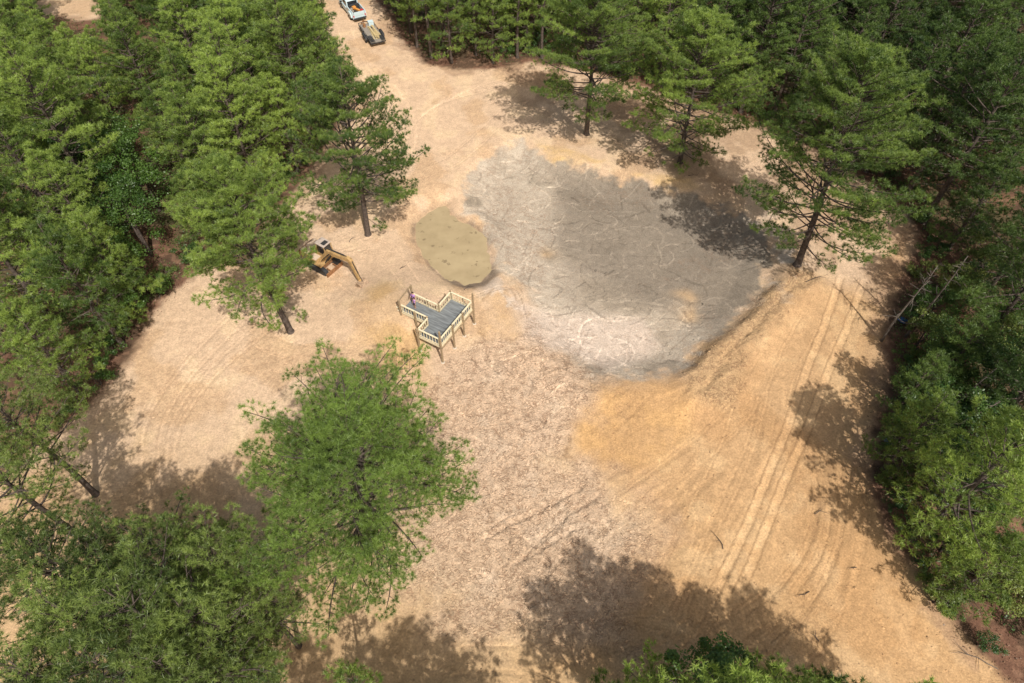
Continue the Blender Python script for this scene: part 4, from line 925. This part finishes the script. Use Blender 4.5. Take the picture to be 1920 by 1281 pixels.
mb = MB(); mb.beam((TL,-.8,.6),(TL+1.3,0,.55),.09,.12); mb.beam((TL,.8,.6),(TL+1.3,0,.55),.09,.12); mb.tube([(TL+1.0,0,.1),(TL+1.0,0,.95)],.05,10); mb.build('hitch', M['rust'], tr_)
for s in (-1, 1):
    for x_ in (1.9, 2.75): wheel(tr_, x_, s*1.24, .38, .24)
    mb = MB(); mb.prism([(1.45,.55),(1.55,.84),(1.7,.90),(2.95,.90),(3.1,.84),(3.2,.55),(3.1,.55),(2.95,.82),(1.7,.82),(1.55,.55)], .28, off=s*1.25); mb.build('fender', M['steel_dark'], tr_)
for s in (-1, 1):                                    # ramps folded flat over the tail of the bed
    mb = MB(); y_ = s*.72
    for q in (-.22, 0, .22): mb.beam((-.25,y_+q,1.0),(1.75,y_+q,.86),.05,.09)
    for k in range(9): mb.beam((-.2+k*.24,y_-.24,1.03-k*.017),(-.2+k*.24,y_+.24,1.03-k*.017),.07,.05)
    mb.build('ramp', M['steel_dark'], tr_)
r = random.Random(5)
def cargo(parts, name, label, cat, mat_, rootloc):
    pass
ca_ = Matrix.Rotation(ang, 3, 'Z')
def on_trailer(mb, name, label, cat, m):
    o = mb.build(name, m); o.location = tb_; o.rotation_euler = (0, 0, ang); return tag(o, label, cat)
mb = MB()
for k in range(9): mb.box((2.6+r.uniform(-.1,.1), -.15-.02*k+r.uniform(-.3,.3), .76+.035*k), (3.9-.1*k, .16, .03), r.gauss(0,.05))
on_trailer(mb, 'plank_stack', 'loose stack of yellow planks lying along the trailer bed', 'planks', M['plank'])
mb = MB(); mb.box((4.9,-.55,.98),(.6,.7,.5)); mb.box((4.9,-.55,1.25),(.64,.74,.05)); on_trailer(mb, 'tool_box', 'pale blue box at the front of the trailer', 'tool box', M['white'])
mb = MB(); mb.tube([(4.7,.45,.74),(4.7,.45,1.15)],.22,14); mb.tube([(4.7,.45,1.15),(4.7,.45,1.2)],.12,10); on_trailer(mb, 'fuel_can', 'rusty drum standing at the front of the trailer', 'drum', M['rust'])
# pickup
pk = GH(676, 40); ang2 = ang+.06
tk = thing('pickup_truck', 'white pickup truck with loaded open bed at the top of the road', 'pickup truck', tuple(pk), ang2)
body = MB(); W2 = 1.98
body.prism([(0,.45),(.05,1.0),(.05,1.02),(5.9,1.05),(6.05,.98),(6.1,.45),(5.6,.42),(.5,.42)], W2-.03)     # lower body
for s in (-1, 1):
    body.prism([(.0,.95),(2.45,.98),(2.45,1.42),(.05,1.40)], .13, off=s*(W2/2-.07))
    body.prism([(.35,.55),(.45,1.0),(.8,1.15),(1.4,1.15),(1.75,1.0),(1.85,.55)], .22, off=s*(W2/2+.06))
body.box((2.42,0,1.2),(.08,W2-.1,.45)); body.box((5.2,0,1.18),(1.55,W2-.1,.28), taper=.9)
bd = body.build('body', M['white'], tk, bevel=.03)
mb = MB(); mb.prism([(2.5,1.05),(2.55,1.15),(2.72,1.88),(3.0,1.96),(4.0,1.95),(4.75,1.2),(4.8,1.05)], 1.72); cabn = mb.build('cab', M['white'], tk, bevel=.04)
mb = MB(); mb.prism([(2.62,1.25),(2.66,1.25),(2.79,1.80),(2.72,1.80)], 1.45, off=0); mb.build('rear_window', M['glass'], cabn).location = (-.055,0,0)
mb = MB(); mb.prism([(4.18,1.80),(4.68,1.30),(4.73,1.32),(4.22,1.84)], 1.5); mb.build('windscreen', M['glass'], cabn)
for s in (-1, 1):
    mb = MB(); mb.prism([(2.95,1.25),(4.4,1.25),(3.98,1.78),(3.0,1.80)], .03, off=s*.868); mb.build('side_window', M['glass'], cabn)
    mb = MB(); mb.box((4.35,s*1.13,1.3),(.12,.26,.2)); mb.build('mirror', M['black'], cabn)
    mb = MB(); mb.box((-.012,s*.86,.85),(.05,.14,.3)); mb.build('tail_light', M['red'], tk)
tg = MB(); tg.box((.03,0,1.12),(.07,W2-.35,.52)); tail = tg.build('tailgate', M['white'], tk, bevel=.015)
mb = MB(); mb.box((-.14,0,.52),(.22,W2-.15,.16)); mb.build('bumper', M['steel_dark'], tk)
mb = MB(); mb.box((1.25,0,1.035),(2.35,W2-.3,.02)); mb.build('bed_liner', M['steel_dark'], tk)
for x_ in (1.1, 5.0):
    for s in (-1, 1): wheel(tk, x_, s*(W2/2+(.04 if x_ < 2 else -.08)), .4, .27)
def in_bed(mb, name, label, cat, m, smooth=False):
    o = mb.build(name, m, None, smooth); o.location = tk.location; o.rotation_euler = (0, 0, ang2); return tag(o, label, cat)
mb = MB(); mb.box((1.1,-.1,1.22),(1.5,.28,.22),.35); mb.box((1.75,.1,1.28),(.4,.5,.3),.2); in_bed(mb, 'orange_tool', 'orange power tool case lying in the pickup bed', 'tool', M['orange_tool'])
mb = MB(); mb.box((.45,-.55,1.22),(.4,.4,.35)); mb.tube([(.45,-.55,1.4),(.45,-.55,1.47)],.07,10); in_bed(mb, 'fuel_can', 'red fuel can in the rear corner of the pickup bed', 'fuel can', M['red'])
mb = MB(); mb.box((2.15,0,1.3),(.38,1.6,.35)); mb.box((2.15,0,1.49),(.42,1.64,.04)); in_bed(mb, 'tool_box', 'dark tool chest across the pickup bed behind the cab', 'tool box', M['steel_dark'])
mb = MB(); mb.tube([(1.3,.62,1.06),(1.3,.62,1.5)],.17,12); mb.tube([(.8,.62,1.06),(.8,.62,1.35)],.15,12); in_bed(mb, 'bucket', 'pair of grey buckets standing at the left side of the bed', 'bucket', M['grey_board'], True)
print('TREES', len(TREES), 'objs', len(bpy.data.objects))
